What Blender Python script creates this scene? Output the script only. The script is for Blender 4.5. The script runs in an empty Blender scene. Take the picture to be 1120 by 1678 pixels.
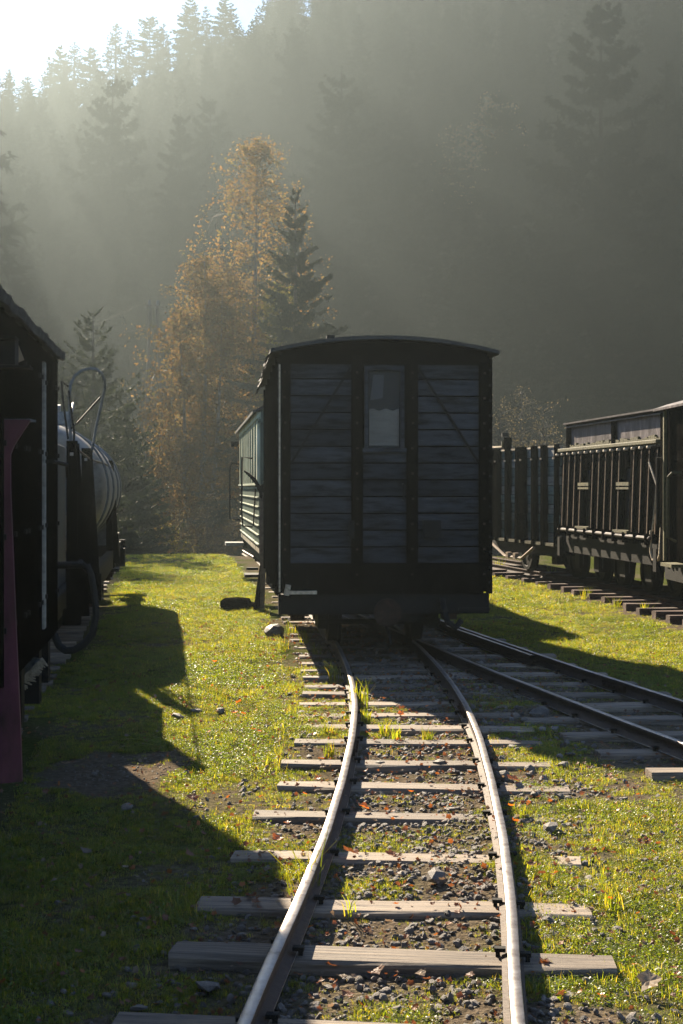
import bpy, bmesh, math, random
import numpy as np
from mathutils import Vector, Matrix
R = math.radians
random.seed(7); rng = np.random.default_rng(7)
scene = bpy.context.scene
COL = scene.collection

# ---------------------------------------------------------------- camera, sky, sun, exposure
F = 2330.0; EYE = 1.56; HZ = 800.0; CX = 560.0          # focal length in photo pixels, eye height, horizon row
cam = bpy.data.cameras.new('camera'); camo = bpy.data.objects.new('camera', cam); COL.objects.link(camo)
camo.location = (0, 0, EYE); camo.rotation_euler = (R(90), 0, 0)
cam.sensor_fit = 'VERTICAL'; cam.sensor_height = 36; cam.lens = F / 1678 * 36; cam.shift_y = -39 / 1678
cam.clip_start = 0.1; cam.clip_end = 3000
scene.camera = camo
SUN_AZ, SUN_EL = -23.0, 30.5                              # azimuth from the view axis (minus = left), elevation
world = bpy.data.worlds.new('World'); scene.world = world; world.use_nodes = True
wn = world.node_tree; wn.nodes.clear()
wo = wn.nodes.new('ShaderNodeOutputWorld'); wb = wn.nodes.new('ShaderNodeBackground'); ws = wn.nodes.new('ShaderNodeTexSky')
ws.sky_type = 'NISHITA'; ws.sun_disc = False; ws.sun_elevation = R(SUN_EL); ws.sun_rotation = R(SUN_AZ)
ws.air_density = 0.7; ws.dust_density = 0.0; ws.ozone_density = 2.0
wb.inputs['Strength'].default_value = 0.065
wn.links.new(ws.outputs[0], wb.inputs[0]); wn.links.new(wb.outputs[0], wo.inputs[0])
sl = bpy.data.lights.new('sun', 'SUN'); sl.energy = 5.0; sl.angle = R(0.5); sl.color = (1.0, 0.85, 0.64)
so = bpy.data.objects.new('sun', sl); COL.objects.link(so)
sdir = Vector((math.sin(R(SUN_AZ)) * math.cos(R(SUN_EL)), math.cos(R(SUN_AZ)) * math.cos(R(SUN_EL)), math.sin(R(SUN_EL))))
so.rotation_euler = sdir.to_track_quat('Z', 'Y').to_euler()
vs = scene.view_settings; vs.view_transform = 'Standard'; vs.look = 'None'; vs.gamma = 1; vs.use_curve_mapping = False
vs.exposure = 2.05
HAZE_DENSITY = 0.0017; HAZE_ANISO = 0.67
scene.render.engine = 'CYCLES'
scene.cycles.use_denoising = True; scene.cycles.denoising_input_passes = 'RGB_ALBEDO'
scene.cycles.max_bounces = 5; scene.cycles.diffuse_bounces = 2; scene.cycles.glossy_bounces = 2
scene.cycles.transmission_bounces = 3; scene.cycles.volume_bounces = 1; scene.cycles.transparent_max_bounces = 6
scene.cycles.sample_clamp_indirect = 4

# ---------------------------------------------------------------- helpers
def at(px, py, z=-0.15):                                  # photo pixel -> point on level z
    d = F * (EYE - z) / (py - HZ); return Vector(((px - CX) / F * d, d, z))
def atd(px, py, d):                                       # photo pixel at a known distance
    return Vector(((px - CX) / F * d, d, EYE - (py - HZ) / F * d))

class MB:
    def __init__(s): s.v = []; s.f = []; s.n = 0; s.sm = False
    def add(s, vs_, fs):
        s.v += [tuple(p) for p in vs_]; s.f += [tuple(i + s.n for i in f) for f in fs]; s.n = len(s.v)
    def box(s, c, size, rz=0, rx=0, ry=0):
        M = Matrix.Translation(c) @ Matrix.Rotation(rz, 4, 'Z') @ Matrix.Rotation(rx, 4, 'X') @ Matrix.Rotation(ry, 4, 'Y')
        h = [q / 2 for q in size]
        vv = [M @ Vector((x * h[0], y * h[1], z * h[2])) for x in (-1, 1) for y in (-1, 1) for z in (-1, 1)]
        s.add(vv, [(0, 1, 3, 2), (4, 6, 7, 5), (0, 4, 5, 1), (2, 3, 7, 6), (0, 2, 6, 4), (1, 5, 7, 3)])
    def tube(s, pts, rad, sides=8, caps=True):
        pts = [Vector(p) for p in pts]; n = len(pts)
        if not hasattr(rad, '__len__'): rad = [rad] * n
        base = []; up = None
        for i, p in enumerate(pts):
            t = (pts[min(i + 1, n - 1)] - pts[max(i - 1, 0)]).normalized()
            if up is None: up = Vector((0, 0, 1)) if abs(t.z) < .9 else Vector((1, 0, 0))
            a = t.cross(up).normalized(); b = a.cross(t).normalized(); up = b
            base += [p + (a * math.cos(k * 2 * math.pi / sides) + b * math.sin(k * 2 * math.pi / sides)) * rad[i] for k in range(sides)]
        fs = [(i * sides + k, i * sides + (k + 1) % sides, (i + 1) * sides + (k + 1) % sides, (i + 1) * sides + k) for i in range(n - 1) for k in range(sides)]
        if caps: fs += [tuple(range(sides))[::-1], tuple(range((n - 1) * sides, n * sides))]
        s.add(base, fs)
    def prism(s, poly, axis, a, b):                       # poly: 2-D outline; axis: the one extruded along
        def P(u, v, w): return {'x': (w, u, v), 'y': (u, w, v), 'z': (u, v, w)}[axis]
        n = len(poly); s.add([P(u, v, a) for u, v in poly] + [P(u, v, b) for u, v in poly],
            [tuple(range(n)), tuple(range(2 * n - 1, n - 1, -1))] + [(i, n + i, n + (i + 1) % n, (i + 1) % n) for i in range(n)])
    def mesh(s, name, mat):
        me = bpy.data.meshes.new(name); me.from_pydata(s.v, [], s.f)
        bm = bmesh.new(); bm.from_mesh(me); bmesh.ops.recalc_face_normals(bm, faces=bm.faces); bm.to_mesh(me); bm.free()
        if s.sm:
            for p in me.polygons: p.use_smooth = True
        if mat: me.materials.append(mat)
        return me
    def build(s, name, mat, parent=None, bevel=0):
        me = s.mesh(name, mat)
        if bevel:
            bm = bmesh.new(); bm.from_mesh(me)
            bmesh.ops.bevel(bm, geom=list(bm.edges), offset=bevel, segments=1, affect='EDGES', clamp_overlap=True)
            bm.to_mesh(me); bm.free()
        return link(name, me, parent)
def link(name, me, parent=None, loc=None, rot=None):
    o = bpy.data.objects.new(name, me); COL.objects.link(o)
    if parent: o.parent = parent
    if loc is not None: o.location = loc
    if rot is not None: o.rotation_euler = rot
    return o
def arr_mesh(name, V, Fq, mat, smooth=False):             # big meshes from numpy arrays (all faces the same size)
    V = np.asarray(V, dtype=np.float32); Fq = np.asarray(Fq, dtype=np.int32); k = Fq.shape[1]
    me = bpy.data.meshes.new(name); me.vertices.add(len(V)); me.vertices.foreach_set('co', V.ravel())
    me.loops.add(Fq.size); me.loops.foreach_set('vertex_index', Fq.ravel())
    me.polygons.add(len(Fq)); me.polygons.foreach_set('loop_start', np.arange(0, Fq.size, k, dtype=np.int32))
    me.polygons.foreach_set('loop_total', np.full(len(Fq), k, dtype=np.int32))
    if smooth: me.polygons.foreach_set('use_smooth', np.ones(len(Fq), dtype=bool))
    me.update(calc_edges=True); me.validate()
    if mat: me.materials.append(mat)
    return me
def tag(o, label, cat, group=None, kind=None):
    if label: o['label'] = label
    if cat: o['category'] = cat
    if group: o['group'] = group
    if kind: o['kind'] = kind
    return o
def thing(name, label, cat, loc=(0, 0, 0), rz=0, group=None):
    o = link(name, None, None, loc, (0, 0, rz)); return tag(o, label, cat, group)
_bc = {}
def boxp(name, parent, mat, c, size, rot=None, bevel=0.0):     # a box-shaped part; alike pieces share their mesh
    key = (name, mat.name, tuple(round(q, 3) for q in size), bevel)
    if key not in _bc:
        m = MB(); m.box((0, 0, 0), size); o = m.build(name, mat, parent, bevel); _bc[key] = o.data
    else: o = link(name, _bc[key], parent)
    o.location = c
    if rot: o.rotation_euler = rot
    return o

# ---------------------------------------------------------------- materials
def mat(name):
    m = bpy.data.materials.new(name); m.use_nodes = True; nt = m.node_tree; nt.nodes.clear()
    out = nt.nodes.new('ShaderNodeOutputMaterial'); return m, nt, out
def N(nt, t, **kw):
    n = nt.nodes.new('ShaderNode' + t)
    for k, v in kw.items():
        if k in n.inputs: n.inputs[k].default_value = v
        else: setattr(n, k, v)
    return n
def ramp(nt, fac, stops):
    r = nt.nodes.new('ShaderNodeValToRGB'); e = r.color_ramp.elements
    while len(e) < len(stops): e.new(0.5)
    for q, (p, c) in zip(e, stops): q.position = p; q.color = (*c, 1)
    nt.links.new(fac, r.inputs[0]); return r
def surface(name, cols, scale=(6, 6, 6), detail=6, rough=(.6, .9), bump=.3, metal=0, spec=.4, stretch=None, streak=None, vary=.25, wave=None, coord='Object', bscale=None, sheen=None):
    """noise-coloured surface: colour ramp on stretched noise, random brightness per object, bump"""
    m, nt, out = mat(name); L = nt.links
    tc = N(nt, 'TexCoord'); mp = N(nt, 'Mapping'); mp.inputs['Scale'].default_value = scale
    oi = N(nt, 'ObjectInfo'); ad = N(nt, 'VectorMath', operation='SCALE'); ad.inputs[3].default_value = 37.0
    cb = N(nt, 'CombineXYZ'); L.new(oi.outputs['Random'], cb.inputs[0]); L.new(oi.outputs['Random'], cb.inputs[1]); L.new(cb.outputs[0], ad.inputs[0])
    ad2 = N(nt, 'VectorMath', operation='ADD'); L.new(tc.outputs[coord], ad2.inputs[0]); L.new(ad.outputs[0], ad2.inputs[1]); L.new(ad2.outputs[0], mp.inputs[0])
    nz = N(nt, 'TexNoise', Scale=1.0, Detail=detail, Roughness=.65); L.new(mp.outputs[0], nz.inputs['Vector'])
    cr = ramp(nt, nz.outputs['Fac'], cols)
    n2 = N(nt, 'TexNoise', Scale=1.3, Detail=4); L.new(ad2.outputs[0], n2.inputs['Vector'])
    mr = N(nt, 'MapRange'); mr.inputs[3].default_value = 1 - vary; mr.inputs[4].default_value = 1 + vary; L.new(oi.outputs['Random'], mr.inputs[0])
    mr2 = N(nt, 'MapRange'); mr2.inputs[1].default_value = .3; mr2.inputs[2].default_value = .7; mr2.inputs[3].default_value = .7; mr2.inputs[4].default_value = 1.25; L.new(n2.outputs['Fac'], mr2.inputs[0])
    mu = N(nt, 'Math', operation='MULTIPLY'); L.new(mr.outputs[0], mu.inputs[0]); L.new(mr2.outputs[0], mu.inputs[1])
    mx = N(nt, 'VectorMath', operation='SCALE'); L.new(cr.outputs[0], mx.inputs[0]); L.new(mu.outputs[0], mx.inputs[3])
    bs = N(nt, 'BsdfPrincipled'); L.new(mx.outputs[0], bs.inputs['Base Color'])
    bs.inputs['Metallic'].default_value = metal; bs.inputs['Specular IOR Level'].default_value = spec
    rr = N(nt, 'MapRange'); rr.inputs[3].default_value = rough[0]; rr.inputs[4].default_value = rough[1]; L.new(nz.outputs['Fac'], rr.inputs[0]); L.new(rr.outputs[0], bs.inputs['Roughness'])
    bp = N(nt, 'Bump', Strength=bump); bp.inputs['Distance'].default_value = bscale or .01; L.new(nz.outputs['Fac'], bp.inputs['Height']); L.new(bp.outputs[0], bs.inputs['Normal'])
    L.new(bs.outputs[0], out.inputs[0]); return m
def leafy(name, cols, trans=.5, rough=.5, gloss=.12, tcol=None):
    """thin leaves: diffuse + translucent + a little gloss; colour by random island"""
    m, nt, out = mat(name); L = nt.links
    g = N(nt, 'NewGeometry'); cr = ramp(nt, g.outputs['Random Per Island'], cols)
    oi = N(nt, 'ObjectInfo'); hs = N(nt, 'HueSaturation'); mr = N(nt, 'MapRange'); mr.inputs[3].default_value = .7; mr.inputs[4].default_value = 1.3
    L.new(oi.outputs['Random'], mr.inputs[0]); L.new(mr.outputs[0], hs.inputs['Value']); L.new(cr.outputs[0], hs.inputs['Color'])
    d = N(nt, 'BsdfDiffuse'); t = N(nt, 'BsdfTranslucent'); gl = N(nt, 'BsdfGlossy', Roughness=rough)
    L.new(hs.outputs[0], d.inputs[0])
    ts = N(nt, 'VectorMath', operation='MULTIPLY'); ts.inputs[1].default_value = tcol or (1.6, 1.5, .9); L.new(hs.outputs[0], ts.inputs[0]); L.new(ts.outputs[0], t.inputs[0])
    gl.inputs[0].default_value = (1, 1, 1, 1)
    m1 = N(nt, 'MixShader'); m1.inputs[0].default_value = trans; L.new(d.outputs[0], m1.inputs[1]); L.new(t.outputs[0], m1.inputs[2])
    m2 = N(nt, 'MixShader'); m2.inputs[0].default_value = gloss; L.new(m1.outputs[0], m2.inputs[1]); L.new(gl.outputs[0], m2.inputs[2])
    L.new(m2.outputs[0], out.inputs[0]); return m

M = {}
M['sleeper'] = surface('sleeper_wood', [(.30, (.035, .026, .02)), (.42, (.13, .10, .075)), (.55, (.22, .17, .125)), (.72, (.38, .31, .23))], (2.2, 75, 40), detail=9, rough=(.55, .9), bump=.9, vary=.35)
M['sleeper_rust'] = surface('sleeper_red_brown', [(.3, (.03, .018, .013)), (.55, (.085, .045, .032)), (.75, (.14, .08, .055))], (4, 40, 30), bump=.5)
M['rail'] = surface('worn_rail_steel', [(.25, (.14, .10, .08)), (.42, (.30, .26, .23)), (.7, (.42, .39, .36))], (14, 14, 14), rough=(.34, .5), bump=.10, metal=.8, spec=.5, vary=.0)
M['rail_side'] = surface('dark_rail_steel', [(.3, (.03, .022, .018)), (.6, (.07, .05, .04)), (.75, (.12, .08, .06))], (25, 25, 25), rough=(.5, .8), bump=.4, metal=.3, vary=.1)
M['rust'] = surface('rusty_steel', [(.3, (.014, .009, .007)), (.55, (.04, .023, .016)), (.75, (.10, .055, .035))], (18, 18, 18), bump=.4, spec=.15)
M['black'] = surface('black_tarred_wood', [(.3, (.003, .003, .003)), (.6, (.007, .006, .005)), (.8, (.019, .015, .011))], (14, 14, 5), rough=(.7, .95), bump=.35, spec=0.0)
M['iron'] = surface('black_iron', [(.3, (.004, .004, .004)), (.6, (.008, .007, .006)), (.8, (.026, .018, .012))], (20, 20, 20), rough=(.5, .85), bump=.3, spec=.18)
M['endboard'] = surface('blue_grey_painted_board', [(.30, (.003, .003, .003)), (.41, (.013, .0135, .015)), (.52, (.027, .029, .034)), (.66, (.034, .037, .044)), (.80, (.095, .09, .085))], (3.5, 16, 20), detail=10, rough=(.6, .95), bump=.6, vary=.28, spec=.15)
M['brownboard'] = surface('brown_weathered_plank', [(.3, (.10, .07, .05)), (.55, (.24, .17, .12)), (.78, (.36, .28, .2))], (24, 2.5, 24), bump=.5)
M['greyboard'] = surface('grey_weathered_plank', [(.3, (.08, .085, .08)), (.52, (.22, .22, .2)), (.75, (.38, .36, .31))], (24, 2.5, 24), bump=.5)
M['tealboard'] = surface('faded_teal_plank', [(.3, (.03, .05, .05)), (.5, (.08, .13, .125)), (.75, (.26, .25, .2))], (20, 2.5, 24), bump=.5)
M['sheet'] = surface('dull_violet_sheet_metal', [(.3, (.035, .027, .028)), (.55, (.10, .083, .086)), (.75, (.22, .19, .18))], (10, 10, 3), rough=(.35, .65), bump=.25, metal=.2)
M['moss'] = surface('mossy_wood', [(.3, (.03, .026, .012)), (.55, (.085, .075, .026)), (.8, (.16, .14, .05))], (30, 30, 30), bump=.8)
M['tank'] = surface('faded_grey_tank_paint', [(.3, (.11, .095, .08)), (.5, (.22, .20, .17)), (.75, (.34, .31, .26))], (4, 4, 12), rough=(.35, .6), bump=.1, metal=.1, vary=.05)
M['bluemetal'] = surface('blue_grey_metal', [(.3, (.03, .038, .045)), (.55, (.08, .095, .11)), (.8, (.16, .175, .19))], (10, 10, 10), rough=(.35, .6), bump=.15, metal=.3)
M['maroon'] = surface('maroon_painted_steel', [(.30, (.03, .012, .012)), (.42, (.065, .017, .027)), (.56, (.09, .022, .038)), (.75, (.13, .037, .053))], (7, 7, 3.5), rough=(.45, .7), bump=.12, vary=0)
M['cream'] = surface('cream_green_paint', [(.3, (.16, .19, .13)), (.55, (.38, .42, .3)), (.8, (.5, .5, .38))], (9, 9, 3), bump=.2)
M['coachgreen'] = surface('dark_green_coach_paint', [(.3, (.02, .04, .028)), (.55, (.05, .085, .06)), (.8, (.1, .13, .09))], (9, 9, 4), rough=(.35, .6), bump=.15)
M['coachbrown'] = surface('brown_coach_paint', [(.3, (.1, .08, .05)), (.55, (.2, .17, .11)), (.8, (.3, .26, .18))], (9, 2, 9), bump=.2)
M['roof'] = surface('tar_felt_roof', [(.3, (.012, .012, .012)), (.6, (.03, .029, .028)), (.8, (.06, .055, .05))], (9, 9, 9), bump=.9, bscale=.02)
M['palewood'] = surface('raw_split_wood', [(.3, (.2, .16, .11)), (.55, (.42, .35, .25)), (.8, (.6, .52, .4))], (40, 4, 40), bump=.7)
M['curtain'] = surface('dusty_curtain_cloth', [(.3, (.17, .15, .12)), (.6, (.26, .235, .19)), (.8, (.32, .29, .24))], (3, 3, 14), bump=.3)
M['paper'] = surface('dull_board', [(.3, (.05, .05, .052)), (.7, (.085, .085, .09))], (3, 3, 3), bump=.1)
M['rubber'] = surface('black_rubber', [(.3, (.010, .010, .010)), (.7, (.022, .022, .022))], (20, 20, 20), rough=(.55, .7), bump=.1, spec=.12)
M['stone'] = surface('grey_ballast_stone', [(.3, (.055, .045, .038)), (.52, (.14, .118, .10)), (.75, (.28, .25, .215))], (14, 14, 14), rough=(.45, .8), bump=.6, vary=.45)
M['bark'] = surface('dark_bark', [(.3, (.03, .024, .018)), (.7, (.09, .075, .06))], (20, 20, 5), bump=.6)
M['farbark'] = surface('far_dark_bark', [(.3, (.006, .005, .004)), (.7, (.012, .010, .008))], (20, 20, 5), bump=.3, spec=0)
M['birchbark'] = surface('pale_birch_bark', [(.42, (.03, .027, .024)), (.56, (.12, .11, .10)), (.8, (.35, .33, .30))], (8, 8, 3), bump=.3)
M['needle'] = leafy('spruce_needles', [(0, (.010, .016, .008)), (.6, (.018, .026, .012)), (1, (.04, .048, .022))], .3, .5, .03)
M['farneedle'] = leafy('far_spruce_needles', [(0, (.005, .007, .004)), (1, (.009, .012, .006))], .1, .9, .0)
M['birchleaf'] = leafy('golden_birch_leaves', [(0, (.08, .048, .02)), (.35, (.145, .08, .03)), (.6, (.15, .098, .034)), (.85, (.07, .068, .024)), (1, (.23, .155, .075))], .5, .6, .0, (1.45, 1.4, 1.1))
M['greenleaf'] = leafy('yellowing_leaves', [(0, (.06, .07, .015)), (.5, (.12, .12, .02)), (1, (.2, .16, .03))], .5, .6, .0)
M['twigs'] = leafy('pale_dry_twigs', [(0, (.055, .045, .034)), (.6, (.11, .093, .067)), (1, (.18, .15, .11))], .4, .6, .0)
M['rustwood'] = leafy('russet_far_leaves', [(0, (.12, .06, .025)), (1, (.22, .12, .04))], .4, .6, .03)
M['grass'] = leafy('short_grass', [(0, (.085, .13, .018)), (.45, (.13, .18, .022)), (.8, (.20, .21, .032)), (1, (.30, .25, .08))], .62, .35, .03, (2.5, 2.05, .5))
M['clover'] = leafy('clover_leaves', [(0, (.07, .12, .016)), (.6, (.12, .165, .02)), (1, (.18, .19, .03))], .55, .4, .03, (2.3, 2.0, .5))
M['drygrass'] = leafy('straw_and_moss', [(0, (.10, .07, .03)), (.5, (.17, .14, .05)), (1, (.30, .22, .08))], .45, .4, .06)
M['oleaf'] = leafy('orange_fallen_leaf', [(0, (.30, .085, .015)), (1, (.46, .17, .03))], .5, .4, .06, (1.6, 1.2, .6))
M['bleaf'] = leafy('brown_fallen_leaf', [(0, (.10, .045, .022)), (1, (.20, .09, .045))], .35, .5, .03, (1.5, 1.1, .7))
M['oleaf2'] = leafy('russet_leaf_crumbs', [(0, (.16, .05, .015)), (1, (.30, .12, .03))], .4, .5, .03, (1.4, 1.1, .6))
M['pleaf'] = leafy('pale_dry_leaf', [(0, (.17, .125, .085)), (1, (.27, .21, .15))], .3, .5, .02, (1.2, 1.0, .8))

def ground_material():
    m, nt, out = mat('yard_ground'); L = nt.links
    tc = N(nt, 'TexCoord'); geo = N(nt, 'NewGeometry')
    n1 = N(nt, 'TexNoise', Scale=1.6, Detail=8, Roughness=.7); n2 = N(nt, 'TexNoise', Scale=28, Detail=6, Roughness=.7); n3 = N(nt, 'TexVoronoi', Scale=55.0)
    for n in (n1, n2, n3): L.new(tc.outputs['Object'], n.inputs['Vector'])
    earth = ramp(nt, n2.outputs['Fac'], [(.3, (.06, .048, .035)), (.5, (.125, .098, .07)), (.72, (.22, .175, .13))])
    turf = ramp(nt, n2.outputs['Fac'], [(.3, (.035, .045, .014)), (.55, (.075, .09, .022)), (.75, (.14, .13, .04))])
    at_ = N(nt, 'Attribute'); at_.attribute_name = 'turf'
    ad = N(nt, 'Math', operation='ADD'); L.new(at_.outputs['Fac'], ad.inputs[0]); sb = N(nt, 'Math', operation='MULTIPLY_ADD'); sb.inputs[1].default_value = .9; sb.inputs[2].default_value = -.45; L.new(n1.outputs['Fac'], sb.inputs[0]); L.new(sb.outputs[0], ad.inputs[1])
    cl = N(nt, 'Clamp'); L.new(ad.outputs[0], cl.inputs[0])
    mx = N(nt, 'Mix', data_type='RGBA'); L.new(cl.outputs[0], mx.inputs[0]); L.new(earth.outputs[0], mx.inputs[6]); L.new(turf.outputs[0], mx.inputs[7])
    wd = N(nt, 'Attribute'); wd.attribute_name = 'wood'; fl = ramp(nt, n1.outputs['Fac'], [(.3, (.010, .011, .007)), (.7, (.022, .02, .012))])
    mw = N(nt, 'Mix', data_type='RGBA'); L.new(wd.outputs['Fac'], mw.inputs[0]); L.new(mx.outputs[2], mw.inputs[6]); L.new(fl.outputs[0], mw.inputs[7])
    bs = N(nt, 'BsdfPrincipled', Roughness=.85); L.new(mw.outputs[2], bs.inputs['Base Color']); bs.inputs['Specular IOR Level'].default_value = 0.0
    bp = N(nt, 'Bump', Strength=.8); bp.inputs['Distance'].default_value = .012; L.new(n3.outputs[0], bp.inputs['Height'])
    bp2 = N(nt, 'Bump', Strength=.7); bp2.inputs['Distance'].default_value = .03; L.new(n2.outputs['Fac'], bp2.inputs['Height']); L.new(bp.outputs[0], bp2.inputs['Normal'])
    L.new(bp2.outputs[0], bs.inputs['Normal']); L.new(bs.outputs[0], out.inputs[0]); return m
M['ground'] = ground_material()

# ---------------------------------------------------------------- terrain
_perm = rng.random((256, 256))
def vnoise(x, y, s):
    x = np.asarray(x, float) / s + 91.3; y = np.asarray(y, float) / s + 47.1
    xi = np.floor(x).astype(int); yi = np.floor(y).astype(int); fx = x - xi; fy = y - yi
    fx = fx * fx * (3 - 2 * fx); fy = fy * fy * (3 - 2 * fy)
    g = lambda a, b: _perm[a % 256, b % 256]
    return (g(xi, yi) * (1 - fx) + g(xi + 1, yi) * fx) * (1 - fy) + (g(xi, yi + 1) * (1 - fx) + g(xi + 1, yi + 1) * fx) * fy
def sstep(a, b, x):
    t = np.clip((np.asarray(x, float) - a) / (b - a), 0, 1); return t * t * (3 - 2 * t)
def spline_pts(P, step=.12):                              # Catmull-Rom through (y, x) knots
    P = np.array(P, float); ys = np.arange(P[0, 0], P[-1, 0] + 1e-6, step); n = len(P)
    m = np.gradient(P[:, 1], P[:, 0]); i = np.clip(np.searchsorted(P[:, 0], ys) - 1, 0, n - 2)
    h = P[i + 1, 0] - P[i, 0]; t = (ys - P[i, 0]) / h
    x = (2*t**3-3*t**2+1)*P[i, 1] + (t**3-2*t**2+t)*h*m[i] + (-2*t**3+3*t**2)*P[i+1, 1] + (t**3-t**2)*h*m[i+1]
    return np.stack([x, ys], 1)
TRACKS = {
 'main': (spline_pts([(1.5, -.12), (4.14, .115), (5.8, .275), (7.57, .40), (9.2, .475), (10.6, .495), (12, .47), (13.5, .40), (16, .22), (19, -.03), (23, -.42), (29, -1.12), (36, -2.1)]), 0.0),
 'branch': (spline_pts([(3.5, 3.95), (5.5, 3.38), (8, 2.70), (9.5, 2.32), (11, 1.97), (12.5, 1.63), (14, 1.32), (16, .92), (18, .55), (20, .2), (22, -.16)]), 0.0),
 'left': (spline_pts([(2, -2.2), (7, -2.65), (11.8, -3.2), (16.2, -3.72), (23, -4.58), (30, -5.5), (36, -6.3)]), -.02),
 'right': (spline_pts([(6, 5.5), (12, 5.35), (16, 5.1), (18.6, 4.9), (21.4, 4.62), (24, 4.25), (26.5, 3.78), (30, 3.05), (34, 2.2), (38, 1.3)]), .06),
}
def trackx(k, y): P = TRACKS[k][0]; return np.interp(y, P[:, 1], P[:, 0])
RPX = [-1500, -700, -420, -170, -20, 100, 200, 300, 430, 560, 800, 1120, 1500, 2600]
RT = [.14, .27, .30, .285, .268, .272, .288, .312, .338, .362, .385, .40, .37, .2]
RR = [230, 170, 150, 158, 190, 190, 186, 178, 170, 156, 146, 136, 130, 120]  # unseen spur left of the view is brought close to shade the mist
def height(x, y):
    x = np.asarray(x, float); y = np.asarray(y, float)
    z = -.155 + .035 * (vnoise(x, y, 1.7) - .5) + .022 * (vnoise(x, y, .45) - .5) + .010 * (vnoise(x, y, .16) - .5)
    for k, dz in (('main', .006), ('branch', -.004), ('left', -.03), ('right', .055)):
        P, zr = TRACKS[k]; xx = np.interp(y, P[:, 1], P[:, 0])
        inside = (y > P[0, 1]) & (y < P[-1, 1] + 3)
        w = (1 - sstep(.75, 1.7, np.abs(x - xx))) * inside
        z = z + w * (dz + .02)
    crest = 34 + .9 * np.sin(x * .8) + .8 * vnoise(x, y * 0, 1.1)
    z = z - 3.2 * sstep(0, 14, y - crest) + .18 * sstep(28, 33, y) * (1 - sstep(33, 40, y)) * vnoise(x, y, 2.0) * .6
    z = z - 3.2 * sstep(9, 22, np.abs(x - .5)) * (1 - sstep(0, 14, y - crest)) * sstep(0, 20, y) * .3
    yy = np.maximum(y, 1.0); px = CX + F * x / yy; r = np.sqrt(x * x + y * y)
    tt = np.interp(px, RPX, RT); rr = np.interp(px, RPX, RR)
    H = tt * rr; u = np.clip((r - 78) / (rr - 78), 0, 1)
    hill = (u ** 1.12) * (H + 3) * (y > 2) + 2.5 * (vnoise(x, y, 22) - .5) * sstep(0, .2, u) + (r > rr) * (-(r - rr) * .12)
    return z + hill * sstep(4, 60, y)
def grid_axis(lo, hi, d0, d1, step, grow):
    a = list(np.arange(d0, d1, step)); s = step; v = d1
    while v < hi: a.append(v); s = min(s * grow, 9); v += s
    a.append(hi); s = step; v = d0 - step
    while v > lo: a.insert(0, v); s = min(s * grow, 9); v -= s
    a.insert(0, lo); return np.array(a)
gx = grid_axis(-420, 420, -4.5, 7.0, .085, 1.12); gy = grid_axis(-60, 520, 3.4, 16, .085, 1.035)
X, Y = np.meshgrid(gx, gy); Z = height(X, Y); nx, ny = len(gx), len(gy)
idx = np.arange(nx * ny).reshape(ny, nx)
Q = np.stack([idx[:-1, :-1], idx[:-1, 1:], idx[1:, 1:], idx[1:, :-1]], -1).reshape(-1, 4)
gme = arr_mesh('ground', np.stack([X, Y, Z], -1).reshape(-1, 3), Q, M['ground'], True)
DIRT = at(205, 1262)
def turf(x, y):                                           # 1 = grass, 0 = bare earth or ballast
    x = np.asarray(x, float); y = np.asarray(y, float); t = np.ones_like(x)
    ns = vnoise(x, y, .5); n2 = vnoise(x, y, .13)
    a = np.abs(x - trackx('main', y)); t = np.minimum(t, .08 + .5 * sstep(.5, .75, vnoise(x + 5, y, .35)) + sstep(.62, 1.12, a + .55 * (ns - .5) + .35 * (n2 - .5)))
    a = np.abs(x - trackx('branch', y)); t = np.minimum(t, np.where(y < 22, .08 + sstep(.45, .95, a + .5 * (ns - .5)), 1))
    t = np.minimum(t, np.clip(.30 + 2.6 * (vnoise(x + 31, y - 7, .8) * .6 + vnoise(x - 3, y + 9, .27) * .4 - .22), .25, 1))
    wedge = (x > trackx('main', y)) & (x < trackx('branch', y)) & (y > 7.6); t = np.where(wedge, np.minimum(t, .06 + .55 * sstep(.5, .8, ns * .6 + n2 * .4)), t)
    a = np.abs(x - trackx('left', y)); t = np.minimum(t, .12 + sstep(.5, .85, a + .3 * (ns - .5)))
    a = np.abs(x - trackx('right', y)); t = np.minimum(t, .05 + sstep(.85, 1.35, a + .4 * (ns - .5)))
    dd = np.sqrt(((x - DIRT.x) / .50) ** 2 + ((y - DIRT.y) / .62) ** 2) + .45 * (ns - .5) + .35 * (n2 - .5)
    t = np.minimum(t, .03 + sstep(.85, 1.1, dd))
    return t
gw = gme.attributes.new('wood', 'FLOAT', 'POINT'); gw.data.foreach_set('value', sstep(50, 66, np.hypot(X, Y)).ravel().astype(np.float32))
ga = gme.attributes.new('turf', 'FLOAT', 'POINT'); ga.data.foreach_set('value', turf(X, Y).ravel().astype(np.float32))
ground = link('ground', gme); ground['kind'] = 'structure'

# ---------------------------------------------------------------- haze: one closed box round everything
def haze_box():
    m, nt, out = mat('haze_volume'); pv = N(nt, 'VolumePrincipled'); pv.inputs['Density'].default_value = HAZE_DENSITY
    pv.inputs['Color'].default_value = (.21, .25, .263, 1); pv.inputs['Anisotropy'].default_value = HAZE_ANISO
    nt.links.new(pv.outputs[0], out.inputs['Volume'])
    b = MB(); zt = 68.0; zb = float(Z.min()) - 1.0
    b.box((0, 230, (zt + zb) / 2), (846, 586, zt - zb)); o = b.build('haze', m); o['kind'] = 'stuff'; tag(o, 'pale morning mist filling the valley', 'mist', kind='stuff')
haze_box()

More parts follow.
